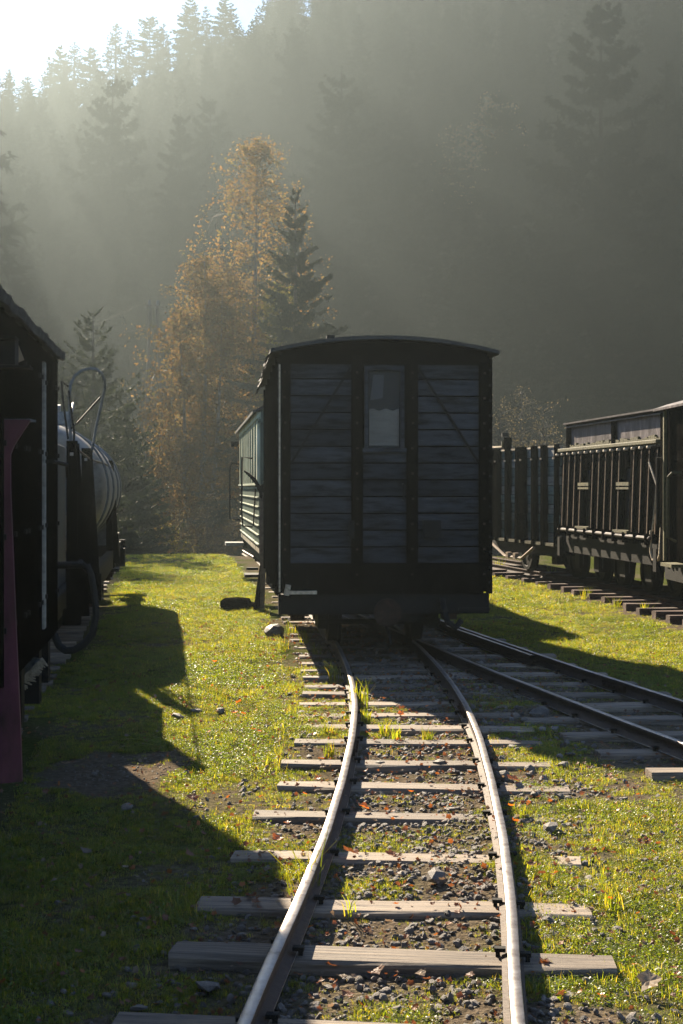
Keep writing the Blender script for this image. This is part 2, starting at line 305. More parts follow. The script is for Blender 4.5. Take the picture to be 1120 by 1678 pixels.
# ---------------------------------------------------------------- scatter helper (stuff only)
def scatter(name, pts, rots, scl, idx_, sources, label, cat):
    n = len(pts); me = bpy.data.meshes.new(name); me.vertices.add(n); me.vertices.foreach_set('co', np.asarray(pts, np.float32).ravel())
    a = me.attributes.new('rot', 'FLOAT_VECTOR', 'POINT'); a.data.foreach_set('vector', np.asarray(rots, np.float32).ravel())
    a = me.attributes.new('scl', 'FLOAT', 'POINT'); a.data.foreach_set('value', np.asarray(scl, np.float32))
    a = me.attributes.new('pick', 'INT', 'POINT'); a.data.foreach_set('value', np.asarray(idx_, np.int32))
    o = link(name, me); tag(o, label, cat, kind='stuff')
    ng = bpy.data.node_groups.new(name, 'GeometryNodeTree'); ng.interface.new_socket('Geometry', in_out='INPUT', socket_type='NodeSocketGeometry'); ng.interface.new_socket('Geometry', in_out='OUTPUT', socket_type='NodeSocketGeometry')
    A = ng.nodes.new; gi = A('NodeGroupInput'); go = A('NodeGroupOutput'); ip = A('GeometryNodeInstanceOnPoints'); jn = A('GeometryNodeJoinGeometry')
    for s in sources:
        ob = A('GeometryNodeObjectInfo'); ob.inputs['Object'].default_value = s; ob.inputs['As Instance'].default_value = True
        ng.links.new(ob.outputs['Geometry'], jn.inputs[0])
    def attr(nm, typ):
        q = A('GeometryNodeInputNamedAttribute'); q.data_type = typ; q.inputs[0].default_value = nm; return q.outputs[0]
    ng.links.new(gi.outputs[0], ip.inputs['Points']); ng.links.new(jn.outputs[0], ip.inputs['Instance']); ip.inputs['Pick Instance'].default_value = True
    ng.links.new(attr('pick', 'INT'), ip.inputs['Instance Index'])
    e2r = A('FunctionNodeEulerToRotation'); ng.links.new(attr('rot', 'FLOAT_VECTOR'), e2r.inputs[0]); ng.links.new(e2r.outputs[0], ip.inputs['Rotation'])
    ng.links.new(attr('scl', 'FLOAT'), ip.inputs['Scale']); ng.links.new(ip.outputs[0], go.inputs[0])
    md = o.modifiers.new('scatter', 'NODES'); md.node_group = ng; return o
def source(name, me): return bpy.data.objects.new(name, me)   # never linked: only read by the scatter

# ---------------------------------------------------------------- rails, sleepers
def rail_mesh(P, off, z, name, hs=1.0):
    # flat-bottomed rail: head .052, web .012, foot .09, height .10
    prof = [(-.038, -.100), (.038, -.100), (.038, -.093), (.008, -.084), (.006, -.030), (.0205, -.024), (.0205, -.003), (.0175, 0), (-.0175, 0), (-.0205, -.003), (-.0205, -.024), (-.006, -.030), (-.008, -.084), (-.038, -.093)]
    n = len(P); T = np.gradient(P, axis=0); T /= np.linalg.norm(T, axis=1)[:, None]; Nn = np.stack([T[:, 1], -T[:, 0]], 1); C = P + Nn * off
    V = []; k = len(prof)
    wob = .0018 * np.sin(P[:, 1] * 1.7 + off * 9) + .001 * np.sin(P[:, 1] * 5.1)
    for i in range(n):
        for u, w in prof: V.append((C[i, 0] + Nn[i, 0] * (u + wob[i]), C[i, 1] + Nn[i, 1] * (u + wob[i]), z + w * hs))
    Q = [(i * k + j, i * k + (j + 1) % k, (i + 1) * k + (j + 1) % k, (i + 1) * k + j) for i in range(n - 1) for j in range(k)]
    me = arr_mesh(name, V, Q, M['rail']); me.materials.append(M['rail_side'])
    mi = np.zeros(len(Q), np.int32); jj = np.arange(len(Q)) % k
    mi[(jj == 3) | (jj == 4) | (jj == 11) | (jj == 10) | (jj == 12) | (jj == 5) | (jj == 9) | (jj == 2)] = 1
    me.polygons.foreach_set('material_index', mi); return me
def tangent(P, y):
    i = int(np.clip(np.searchsorted(P[:, 1], y), 1, len(P) - 1)); d = P[i] - P[i - 1]; return math.atan2(d[0], d[1])
def sleeper_mesh(L, name, mt, seed, w=.17, h=.13):
    r = random.Random(seed); b = MB(); n = 7
    for i in range(n):
        x = -L / 2 + L * i / (n - 1)
        for (yy, zz) in ((-w / 2, -h), (-w / 2, -.012), (-w / 2 + .014, 0), (w / 2 - .014, 0), (w / 2, -.012), (w / 2, -h)):
            b.v.append((x + r.uniform(-.004, .004), yy + r.uniform(-.005, .005), zz + (r.uniform(-.004, .003) if zz > -.1 else 0)))
    b.f = [(i * 6 + j, (i + 1) * 6 + j, (i + 1) * 6 + (j + 1) % 6, i * 6 + (j + 1) % 6) for i in range(n - 1) for j in range(6)] + [(0, 1, 2, 3, 4, 5), tuple(range((n - 1) * 6 + 5, (n - 1) * 6 - 1, -1))]
    return b.mesh(name, mt)
def spike_mesh():
    b = MB(); b.box((0, 0, -.01), (.016, .016, .04)); b.box((.008, 0, .013), (.04, .03, .014)); me = b.mesh('spike', M['iron']); return me
SPK = spike_mesh()
def track(key, label, cat, ys, L, ztop, mt, name, spikes=True, offs=0.0, rot_mix=1.0, rails=True, y0=None, y1=None, Lf=None):
    P, zr = TRACKS[key]; t = thing(name, label, cat, (0, 0, 0))
    sub = P[(P[:, 1] >= (y0 or P[0, 1])) & (P[:, 1] <= (y1 or P[-1, 1]))]
    for o_ in (-.4, .4):
        ra = link('rail', rail_mesh(sub, o_, zr, 'rail'), t)
        if key in ('right', 'left'): ra.data.materials[0] = ra.data.materials[1] = M['rust']
    vari = {}
    for i, y in enumerate(ys):
        LL = L if Lf is None else Lf(y); kk = (round(LL, 2), i % 4)
        if kk not in vari: vari[kk] = sleeper_mesh(LL, 'sleeper', mt, hash(kk) % 999 + i)
        a = tangent(P, y) * rot_mix; xx = float(np.interp(y, P[:, 1], P[:, 0])) + (offs if not callable(offs) else offs(y))
        s = link('sleeper', vari[kk], t, (xx + random.uniform(-.03, .03), y, zr + ztop + random.uniform(-.006, .004)), (0, random.uniform(-.006, .006), -a + random.uniform(-.02, .02)))
        if spikes and y < 15:
            sx = float(np.interp(y, P[:, 1], P[:, 0])) - s.location.x
            for ro in (-.4, .4):
                for e in (-.052, .052):
                    q = link('spike', SPK, s, (ro + sx + e, random.uniform(-.04, .04), .010), (0, 0, 0 if e < 0 else math.pi))
    return t
bk = [4.45, 5.137, 5.764, 6.51, 7.31, 8.02, 8.68, 9.41, 9.95, 10.54, 11.08, 11.59, 12.09, 12.62, 13.15, 13.7, 14.3, 15, 15.7, 16.4, 17.1, 17.8, 18.5, 19.3, 20.1, 21, 22, 23, 24, 25]
main_t = track('main', 'main narrow railway line with bright worn rails curving left under the dark van', 'railway track', [3.72] + [y - .085 for y in bk], 1.57, -.1, M['sleeper'], 'railway_track', offs=lambda y: -.04 if y < 7.6 else .02, Lf=lambda y: 1.57 if y < 7.7 else 1.62)
br_t = track('branch', 'branch railway line with dark rails leaving to the right beside the bushy grass', 'railway track', [5.9, 6.5, 7.1, 7.75, 8.38, 9.05, 9.65, 10.3, 10.92, 11.5, 12.1, 12.75, 13.4, 14.1, 14.8, 15.6], 1.6, -.1, M['sleeper'], 'railway_track', offs=.0, rot_mix=.25, y0=4.0, y1=19)
lt_t = track('left', 'overgrown railway line under the tank wagon at left', 'railway track', [8, 8.6, 9.2, 9.8, 10.35, 10.9, 11.4, 11.85, 12.3, 12.8, 13.3, 13.85, 14.4, 14.95, 15.5, 16.05, 16.6, 17.2, 17.8, 18.5, 19.2, 20, 20.8, 21.6, 22.6, 23.6, 24.6, 25.6, 27, 28.4], 1.5, -.1, M['sleeper'], 'railway_track', spikes=False)
rt_t = track('right', 'railway line on red brown sleepers under the row of old wagons at right', 'railway track', [15.5, 16.2, 16.9, 17.5, 18.1, 18.7, 19.3, 19.9, 20.5, 21.2, 21.9, 22.6, 23.3, 24, 24.8, 25.6, 26.5, 27.5, 28.5], 1.75, -.06, M['sleeper_rust'], 'railway_track', spikes=False, offs=-.12)
# short check rail beside the branch line's outer rail, fishplate on the main line's right rail
Pc = TRACKS['branch'][0]; Pc = Pc[(Pc[:, 1] > 13.2) & (Pc[:, 1] < 16.2)]
link('check_rail', rail_mesh(Pc, .31, .0, 'check_rail'), br_t)
def fishplate(par, key, y, off):
    P = TRACKS[key][0]; a = tangent(P, y); xx = float(np.interp(y, P[:, 1], P[:, 0])) + off
    b = MB(); b.box((0, 0, 0), (.05, .42, .045))
    for k in (-.15, -.05, .05, .15): b.tube([(-.04, k, 0), (.04, k, 0)], .012, 6)
    o = b.build('fishplate', M['rust'], par); o.location = (xx, y, -.055); o.rotation_euler = (0, 0, -a)
fishplate(main_t, 'main', 10.35, .4); fishplate(main_t, 'main', 8.9, -.4); fishplate(br_t, 'branch', 11.6, .4)

# ---------------------------------------------------------------- running gear
def wheel_mesh():
    b = MB(); b.sm = False; prof = [(.0, .05), (.10, .05), (.11, .03), (.24, .03), (.25, .06), (.31, .06), (.315, -.035), (.345, -.04), (.345, -.07), (.25, -.07), (.24, -.035), (.1, -.03), (0, -.04)]
    n = 28; V = []
    for i in range(n):
        a = 2 * math.pi * i / n
        for r_, w in prof: V.append((w, r_ * math.cos(a), r_ * math.sin(a)))
    k = len(prof); b.add(V, [(i * k + j, ((i + 1) % n) * k + j, ((i + 1) % n) * k + j + 1, i * k + j + 1) for i in range(n) for j in range(k - 1)])
    return b.mesh('wheel', M['iron'])
WH = wheel_mesh()
def running_gear(t, ys, zc=.315, spring=True, half=.78):
    for y in ys:
        for s in (-1, 1): link('wheel', WH, t, (s * .42, y, zc), (0, 0, 0 if s > 0 else math.pi))
        b = MB(); b.tube([(-half, y, zc), (half, y, zc)], .05, 10); b.build('axle', M['iron'], t)
        for s in (-1, 1):
            b = MB(); b.box((s * half, y, zc), (.14, .2, .2)); b.box((s * half, y - .17, zc + .09), (.04, .05, .36)); b.box((s * half, y + .17, zc + .09), (.04, .05, .36))
            b.tube([(s * (half + .07), y, zc), (s * (half + .1), y, zc)], .06, 10); bx_ = b.build('axle_box', M['rust'], t)
            if spring:
                b = MB()
                for k in range(4): b.tube([(s * half, y - .42 + .07 * k, zc + .22 - .015 * k), (s * half, y, zc + .12 + .012 * k), (s * half, y + .42 - .07 * k, zc + .22 - .015 * k)], .014, 4)
                b.build('leaf_spring', M['rust'], t)
def chassis(t, L, w, z0, z1, m=None, beams=True):
    m = m or M['iron']
    for s in (-1, 1): boxp('side_sill', t, m, (s * (w / 2 - .12), L / 2, (z0 + z1) / 2), (.09, L - .2, z1 - z0))
    for y in (.06, L - .06): boxp('buffer_beam', t, m, (0, y, (z0 + z1) / 2), (w, .12, z1 - z0 + .04), bevel=.008)
def coupler(t, y, s, z=.42):
    b = MB(); b.tube([(0, y, z), (0, y + s * .26, z)], .045, 10); b.tube([(0, y + s * .26, z), (0, y + s * .3, z)], .13, 16); b.build('buffer', M['rust'], t)
    b = MB(); b.tube([(.0, y + s * .05, z - .12), (.02, y + s * .2, z - .2), (.03, y + s * .26, z - .3), (.0, y + s * .22, z - .34), (-.03, y + s * .2, z - .28)], .016, 6); b.build('coupling_hook', M['iron'], t)

# ---------------------------------------------------------------- centre: dark boarded van
def centre_van():
    W = 1.0; L = 4.5; YF = 13.55
    a = math.atan2(-.08, 1.0)
    t = thing('goods_van', 'dark boarded railway van seen end on, blocking the curved line in the middle', 'railway wagon', (.41, YF, 0), -a)
    z0, z1 = .55, 2.80
    # core box so no light leaks, slightly behind the boards
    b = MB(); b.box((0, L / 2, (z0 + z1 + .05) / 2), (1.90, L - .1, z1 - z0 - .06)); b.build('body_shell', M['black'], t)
    xs = lambda px: (px - 630.5) / 172.0
    hb = .160
    def panel(x0, x1, zb=.84, zt=2.755, skip=None):
        k = 0; z = zb
        while z < zt - .02:
            h = min(hb, zt - z)
            if skip and skip(z + h / 2): z += h; continue
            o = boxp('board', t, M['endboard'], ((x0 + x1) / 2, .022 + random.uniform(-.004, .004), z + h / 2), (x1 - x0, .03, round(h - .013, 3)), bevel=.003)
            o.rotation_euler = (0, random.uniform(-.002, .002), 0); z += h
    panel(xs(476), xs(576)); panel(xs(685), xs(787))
    panel(xs(594.5), xs(667), zt=1.95)
    for x0, x1 in ((459, 476), (576, 594.5), (667, 685), (787, 803)):
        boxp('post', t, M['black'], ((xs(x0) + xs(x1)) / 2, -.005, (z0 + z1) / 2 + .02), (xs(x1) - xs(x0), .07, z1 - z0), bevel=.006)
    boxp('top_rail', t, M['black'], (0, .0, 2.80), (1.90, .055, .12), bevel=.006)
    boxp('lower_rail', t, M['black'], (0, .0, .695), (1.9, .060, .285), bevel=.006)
    for (p, q) in (((574, 603), (478, 758)), ((687, 603), (786, 758))):
        b = MB(); zz = lambda py: EYE - (py - HZ) / 172.0
        b.tube([(xs(p[0]), -.012, zz(p[1])), (xs(q[0]), -.012, zz(q[1]))], .013, 6); b.build('tie_rod', M['iron'], t)
    for px_ in (467, 585, 676, 795):
        for k in range(9): boxp('bolt', t, M['rust'], (xs(px_) + random.uniform(-.004, .004), -.046, .74 + k * .24), (.020, .014, .020))
    # door window
    zz = lambda py: EYE - (py - HZ) / 172.0
    wf = MB(); x0, x1 = xs(597), xs(663); za, zb_ = zz(738), zz(604)
    for c, s in ((((x0 + x1) / 2, -.008, zb_), (x1 - x0, .05, .045)), (((x0 + x1) / 2, -.012, za), (x1 - x0 + .04, .07, .04)), ((x0 + .018, -.01, (za + zb_) / 2), (.036, .045, zb_ - za - .04)), ((x1 - .018, -.01, (za + zb_) / 2), (.036, .045, zb_ - za - .04))): wf.box(c, s)
    wfo = wf.build('door_window', M['endboard'], t, bevel=.004)
    boxp('lintel_board', t, M['endboard'], ((x0 + x1) / 2, .02, zb_ + .055), (x1 - x0, .03, .07))
    gm, nt, out = mat('dusty_glass'); g = N(nt, 'BsdfPrincipled', Roughness=.45); g.inputs['Specular IOR Level'].default_value = .12; g.inputs['Base Color'].default_value = (.10, .10, .10, 1); g.inputs['Alpha'].default_value = .18
    nt.links.new(g.outputs[0], out.inputs[0]); M['glass'] = gm
    boxp('pane', wfo, gm, ((x0 + x1) / 2, -.002, (za + zb_) / 2), (x1 - x0 - .07, .005, zb_ - za - .05))
    b = MB(); cz0, cz1 = zz(730), zz(671); n = 14
    V = [((x0 + .05) + (x1 - x0 - .1) * i / n, .012 + .006 * math.sin(i * 2.3), z) for i in range(n + 1) for z in (cz0, cz1 + .01 * math.sin(i))]
    b.add(V, [(2 * i, 2 * i + 2, 2 * i + 3, 2 * i + 1) for i in range(n)]); b.build('curtain', M['curtain'], wfo)
    b = MB(); b.prism([(x0 + .06, zz(656)), (x0 + .18, zz(652)), (x0 + .19, zz(614)), (x0 + .09, zz(614))], 'y', .008, .014); b.build('blind', M['paper'], wfo)
    boxp('inner_wall', wfo, M['black'], ((x0 + x1) / 2, .03, (za + zb_) / 2), (x1 - x0 - .05, .01, zb_ - za - .05))
    # small door hardware
    b = MB(); b.tube([(xs(660), -.04, 1.45), (xs(660), -.09, 1.45), (xs(660), -.09, 1.6), (xs(660), -.04, 1.6)], .009, 6); b.build('door_handle', M['iron'], t)
    for x in (-.86, .80):
        boxp('lamp_bracket', t, M['iron'], (x * .0 + xs(576 if x < 0 else 708), -.035, 1.17), (.05 if x < 0 else .17, .03, .17))
    # sides: horizontal boards, posts
    for s in (-1, 1):
        k = 0; z = .62
        while z < 2.7:
            boxp('side_board', t, M['black'], (s * .985, L / 2, z + .08), (.03, L - .04, .15)); z += .162
        for y in (.035, .9, 1.75, 2.75, 3.6, L - .035):
            boxp('side_post', t, M['black'], (s * 1.015, y, (z0 + z1) / 2), (.05, .07, z1 - z0))
        for k in range(15):
            b = (s * 1.012, -.043, .66 + k * .145)
            boxp('bolt', t, M['iron'], b, (.022, .022, .022))
    boxp('corner_strip', t, M['palewood'], (-1.002, -.052, (z0 + z1) / 2 - .02), (.016, .02, z1 - z0 - .1))
    # roof: curved boards under felt, with overhang
    prof = []; n = 18
    zr = lambda x: 3.005 - .135 * (x / 1.09) ** 2
    for i in range(n + 1): x = -1.09 + 2.18 * i / n; prof.append((x, zr(x)))
    low = [(x, z - .035) for x, z in prof[::-1]]
    b = MB(); b.prism(prof + low, 'y', -.12, L + .12); b.build('roof', M['roof'], t)
    gab = [(x, zr(x) - .036) for x in np.linspace(-.99, .99, 15)]
    b = MB(); b.prism(gab + [(.99, 2.78), (-.99, 2.78)], 'y', .0, .05); b.build('gable', M['black'], t)
    boxp('vent_cap', t, M['iron'], (-.50, .25, 3.0), (.075, .12, .07)); boxp('vent_cap', t, M['iron'], (.55, .35, 2.985), (.13, .2, .06), (0, .1, 0))
    b = MB()
    r = random.Random(3)
    for i in range(46):
        y = -.1 + i * .1; b.add([(-1.075, y, 2.86), (-1.085, y + .1, 2.86), (-1.13 + r.uniform(-.01, .01), y + .1, 2.80 - r.uniform(0, .05) - .05 * (i > 38)), (-1.13, y, 2.80 - r.uniform(0, .04))], [(0, 1, 2, 3)])
    b.build('torn_felt_edge', M['roof'], t)
    chassis(t, L, 2.02, .38, .53); coupler(t, 0, -1, .40); running_gear(t, (1.05, 3.4))
    boxp('floor_plank', t, M['palewood'], (-.93, -.07, .60), (.05, .10, .10), (0, .2, 0)); boxp('floor_plank', t, M['palewood'], (-.80, -.06, .575), (.30, .07, .03))
    # steps and brake gear at the right
    b = MB(); b.box((.86, .06, .40), (.30, .18, .03)); b.box((.78, .06, .47), (.03, .03, .16)); b.box((.97, .06, .47), (.03, .03, .16)); b.build('step', M['iron'], t)
    b = MB(); b.tube([(.55, -.03, .5), (.55, -.12, .42), (.58, -.16, .3), (.66, -.14, .24), (.72, -.1, .3)], .03, 8); b.build('brake_hose', M['rubber'], t)
    b = MB(); b.box((-.55, .8, .30), (.10, .5, .26)); b.box((.55, .8, .30), (.10, .5, .26)); b.tube([(-.6, .45, .25), (.6, .45, .25)], .03, 6); b.build('brake_rigging', M['iron'], t)
    b = MB(); b.box((.2, .5, .36), (.3, .7, .18)); b.build('brake_cylinder', M['iron'], t)
    return t
centre_van()

# ---------------------------------------------------------------- passenger coach behind the van
def coach():
    a = math.atan2(-.107, 1.0); L = 7.2
    t = thing('passenger_coach', 'cream and green passenger coach standing behind the dark boarded van', 'railway carriage', (-.2, 20.4, 0), -a)
    W = 1.0; z0 = .58; z1 = 2.62
    boxp('body_shell', t, M['coachgreen'], (0, L / 2, (z0 + z1) / 2), (1.9, L - .1, z1 - z0 - .02))
    for s in (-1, 1):
        for k in range(7):
            zb = .62 + k * .135
            boxp('side_board', t, M['coachbrown'] if k == 0 else M['coachgreen'], (s * .965, L / 2, zb + .065), (.03, L - .04, .12))
            boxp('batten', t, M['cream'], (s * .992, L / 2, zb + .133), (.025, L, .016))
        for k in range(9):
            y = .15 + k * (L - .3) / 8
            boxp('pillar', t, M['cream'], (s * .985, y, 2.08), (.05, .16, .92))
            if k < 8:
                f = boxp('window', t, M['coachgreen'], (s * .962, y + (L - .3) / 16, 2.1), (.03, (L - .3) / 8 - .16, .86))
                boxp('pane', f, M['glass'], (s * .02, 0, .05), (.006, (L - .3) / 8 - .30, .62))
                boxp('mullion', f, M['cream'], (s * .022, 0, .05), (.015, .03, .66))
        boxp('cornice', t, M['cream'], (s * .985, L / 2, 2.60), (.06, L, .10)); boxp('ledge', t, M['cream'], (s * 1.0, L / 2, 1.62), (.06, L, .03))
        b = MB(); b.tube([(s * 1.0, 1.7, 2.02), (s * 1.16, 1.7, 2.04), (s * 1.17, 1.7, 1.2), (s * 1.15, 1.7, .98), (s * 1.0, 1.7, .96)], .016, 6); b.build('handrail', M['iron'], t)
        b = MB(); b.tube([(s * 1.0, L - .1, 2.02), (s * 1.16, L - .1, 2.04), (s * 1.2, L - .1, 1.96), (s * 1.2, L - .1, .98), (s * 1.0, L - .1, .95)], .02, 6); b.build('handrail', M['iron'], t)
        b = MB(); b.tube([(s * 1.0, .2, 2.02), (s * 1.0, .8, 1.5), (s * 1.02, 1.0, 1.0)], .012, 5); b.build('grab_iron', M['iron'], t)
        boxp('step', t, M['greyboard'], (s * 1.12, L - .3, .5), (.34, .6, .06)); boxp('lamp', t, M['iron'], (s * 1.12, L - .4, 2.4), (.14, .12, .10))
        boxp('step', t, M['iron'], (s * 1.05, .35, .30), (.26, .5, .04))
    prof = [(x, 2.92 - .26 * (abs(x) / 1.08) ** 2.2) for x in np.linspace(-1.08, 1.08, 17)]
    b = MB(); b.prism(prof + [(x, z - .04) for x, z in prof[::-1]], 'y', -.1, L + .35); b.build('roof', M['roof'], t)
    b = MB(); b.prism([(x, z - .041) for x, z in prof[1:-1]] + [(1.0, 2.5), (-1.0, 2.5)], 'y', 0, L); b.build('gable', M['coachgreen'], t)
    chassis(t, L, 1.9, .42, .58); running_gear(t, (1.2, L - 1.3), spring=False, half=.7); coupler(t, 0, -1)
coach()

# ---------------------------------------------------------------- post with curved blade, timber on the grass
def blade_post():
    p = at(430.5, 1004); d = p.y
    t = thing('blade_post', 'weathered wooden post carrying a curved dark steel blade left of the van', 'post', (p.x, d, p.z))
    s = d / F
    b = MB(); pts = [(-3.5, 0), (3.0, 0), (4.5, 60), (3, 120), (4, 197), (-3, 197), (-4.5, 120), (-3.5, 60)]
    b.prism([(u * s, v * s) for u, v in pts], 'y', -.05, .04); b.build('post', M['brownboard'], t, bevel=.004)
    b = MB(); C = [(-31, 234), (-22, 229), (-12, 221), (-4, 208), (1, 192)]; D = [(-29, 230), (-21, 222), (-12, 211), (-6, 198), (-2, 186)]
    b.prism([(u * s, v * s) for u, v in C + D[::-1]], 'y', -.06, .10); b.prism([(-4 * s, 208 * s), (6 * s, 214 * s), (7 * s, 186 * s), (-2 * s, 186 * s)], 'y', -.04, .02); b.build('blade', M['iron'], t)
    b = MB(); b.prism([(-15 * s, 1 * s), (-4.6 * s, 1 * s), (-3.8 * s, 78 * s)], 'y', -.1, .15); b.build('strut', M['black'], t)
    b = MB(); b.box((-.14, .02, 72 * s), (.16, .1, .035)); b.build('bracket', M['iron'], t)
    b = MB(); b.box((.08, .0, 215 * s), (.14, .06, .012)); b.box((.08, .02, 233 * s), (.05, .03, .12)); b.build('tag_plate', M['palewood'], t)
blade_post()
p = at(390, 1000); b = MB()
b.prism([(-.23, .0), (-.05, -.01), (.22, 0), (.23, .09), (.17, .10), (.15, .15), (-.02, .165), (-.2, .155), (-.24, .13)], 'y', -.12, .28)
o = b.build('timber_block', M['black'], None, bevel=.01); o.location = p; tag(o, 'low block of dark timber lying in sunlit grass by the wooden post', 'timber')

# ---------------------------------------------------------------- left: near van, plough plate
def left_van():
    # side plane runs (-2.06,10.6) -> (-1.68,7.0); body lies to the left of it
    a = math.atan2(-.105, 1.0); L = 8.0
    t = thing('goods_van', 'nearest old plank van at the left edge with black posts and torn felt roof', 'railway wagon', (-2.06 - .13, 10.6, 0), -a)
    # local: x=0 is the side plane, y runs from 0 (far end) to -L (behind the camera)
    z0, z1 = .5, 2.52
    boxp('body_shell', t, M['black'], (-1.0, -L / 2, (z0 + z1) / 2), (1.9, L - .06, z1 - z0))
    z = .55
    while z < 2.45:
        boxp('plank', t, M['brownboard'], (-.030, -L / 2, z + .085), (.035, L, .166)); z += .176
    ys = [-.03, -.16, -.62, -1.15, -1.33, -1.95, -2.12, -2.6, -3.05, -3.4, -4.2, -5, -6]
    for i, y in enumerate(ys):
        w = (.07, .10, .13, .09)[i % 4]; boxp('side_post', t, M['black'] if i != 2 else M['greyboard'], (.03, y, (z0 + z1) / 2), (.085 if i != 2 else .03, w, z1 - z0 + (.0 if i % 3 else .0)))
        for k in range(4):
            b_ = (.078 if i != 2 else .05, y, .8 + .5 * k); boxp('bolt', t, M['iron'], b_, (.02, .03, .03))
    for zz_ in (.52, 2.5): boxp('rail_beam', t, M['black'], (.005, -L / 2, zz_), (.09, L, .11))
    # roof with ragged felt
    r = random.Random(5); V = []; n = 90
    b = MB()
    ringn = []
    for i in range(n + 1):
        y = .04 - (L + .1) * i / n; e = r.uniform(-.012, .012); dz = r.uniform(-.007, .006)
        prof = [(.115 + e, 2.51 + dz), (.125 + e, 2.565 + dz), (-.1, 2.60 + dz), (-1.0, 2.72), (-2.1, 2.60), (-2.16, 2.52), (-1.0, 2.53), (.03, 2.53)]
        ringn += [(x, y, z) for x, z in prof]
    k = 8; b.add(ringn, [(i * k + j, i * k + (j + 1) % k, (i + 1) * k + (j + 1) % k, (i + 1) * k + j) for i in range(n) for j in range(k)] + [tuple(range(8)), tuple(range(n * 8 + 7, n * 8 - 1, -1))])
    b.build('felt_roof', M['roof'], t)
    b = MB(); b.prism([(.0, 2.44), (.045, 2.44), (.095, 2.31), (.05, 2.29)], 'y', -2.32, -2.30); b.build('paper_tag', M['pleaf'], t)
    # lamp housing and ledges close to the frame edge
    b = MB(); p = atd(0, 552, 7.2); 
    hw = t.matrix_basis
    def loc(px, py, d): return hw.inverted() @ atd(px, py, d)
    for (x0, x1, y0, y1, dd) in ((-30, 28, 552, 556, 7.3), (-30, 51, 600, 604, 7.2), (-30, 27, 557, 599, 7.4)):
        p0 = loc(x0, y0, dd); p1 = loc(x1, y1, dd); b.box(((p0.x + p1.x) / 2, p0.y, (p0.z + p1.z) / 2), (abs(p1.x - p0.x), .16, abs(p1.z - p0.z)))
    b.build('lamp_housing', M['iron'], t)
    for s in (-.12, -1.88): boxp('side_sill', t, M['iron'], (s, -L / 2, .42), (.09, L, .16))
    boxp('buffer_beam', t, M['iron'], (-1.0, -.05, .42), (1.9, .12, .2)); 
    b = MB()
    for (y, zb) in ((-.30, .16), (-.9, .10), (-1.9, .12), (-3.0, .1)): b.box((-.02, y, (zb + .5) / 2), (.12, .16, .5 - zb))
    b.build('hanger', M['iron'], t)
    b = MB(); b.box((-.12, -1.2, .22), (.05, 1.8, .10), rx=.12); b.box((-.10, -1.0, .33), (.04, 1.2, .03), rx=-.2); b.box((-.1, -1.5, .20), (.05, .9, .03), rx=.45); b.build('brake_lever', M['rust'], t)
    for y in (-1.6, -5.0):
        for x in (-.58, -1.42): link('wheel', WH, t, (x, y, .3), (0, 0, 0 if x > -1 else math.pi))
        b = MB(); b.box((-.22, y, .3), (.14, .2, .2)); b.box((-.2, y - .17, .4), (.04, .05, .3)); b.box((-.2, y + .17, .4), (.04, .05, .3)); b.build('axle_box', M['rust'], t)
    b = MB(); hp = [(143, 925), (150, 942), (154, 965), (157, 990), (157.5, 1010), (152, 1038), (138, 1056), (122, 1065), (108, 1066), (97, 1058), (90, 1042), (84, 1030), (74, 1022), (66, 1015)]
    pts = [loc(x, y, 11.0) for x, y in hp]; b.sm = True
    fine = []
    for i in range(len(pts) - 1):
        for k in range(3): fine.append(pts[i].lerp(pts[i + 1], k / 3))
    fine.append(pts[-1]); b.tube(fine, [.023 + .006 * min(1, i / 14) for i in range(len(fine))], 10); b.build('brake_hose', M['rubber'], t)
    b = MB(); p = loc(141, 926, 11.0); b.tube([p + Vector((-.22, 0, .0)), p + Vector((-.02, 0, .0)), p + Vector((.02, 0, -.04))], .028, 8); b.tube([p + Vector((-.04, -.03, .0)), p + Vector((-.04, .03, .03))], .02, 6); b.build('hose_coupling', M['iron'], t)
    b = MB(); p = loc(75, 756, 9.7); b.tube([p, p + Vector((.05, 0, .0)), p + Vector((.12, 0.3, -.02)), p + Vector((.11, .45, -.1))], .014, 6); b.build('grab_iron', M['iron'], t)
    b = MB(); b.tube([loc(20, 1020, 9.6), loc(66, 965, 9.6)], .02, 6); b.add([loc(42, 1022, 9.6), loc(56, 1022, 9.6), loc(55, 1034, 9.6), loc(43, 1050, 9.6)], [(0, 1, 2, 3)]); b.build('bent_plate', M['bluemetal'], t)
left_van()
def plough_plate():
    d = 7.6; s = d / F; p = atd(18, 1282, d)
    t = thing('plough_plate', 'maroon painted steel upright with a flared top at the left edge', 'steel plate', (p.x, d, p.z))
    b = MB(); f = lambda x, y: ((x - 18) * s, (1282 - y) * s)
    out = [f(-60, 1290), f(37, 1280), f(34, 1180), f(28, 1050), f(22, 900), f(18, 800), f(18, 745), f(24, 730), f(50, 690), f(50, 687.5), f(-60, 687.5)]
    b.prism(out, 'y', -.012, .012); b.build('face_plate', M['maroon'], t)
    b = MB(); b.box(((-5 - 18) * s, .07, (1282 - 690) * s + .006), (110 * s, .15, .012)); b.build('top_flange', M['bluemetal'], t)
    b = MB(); b.tube([(-15 * s, -.02, 213 * s), (-15 * s, -.035, 213 * s)], .011, 8); b.build('bolt', M['iron'], t)
    b = MB(); b.box((-.15, .10, 300 * s), (.05, .18, 600 * s)); b.build('stiffener', M['maroon'], t)
plough_plate()
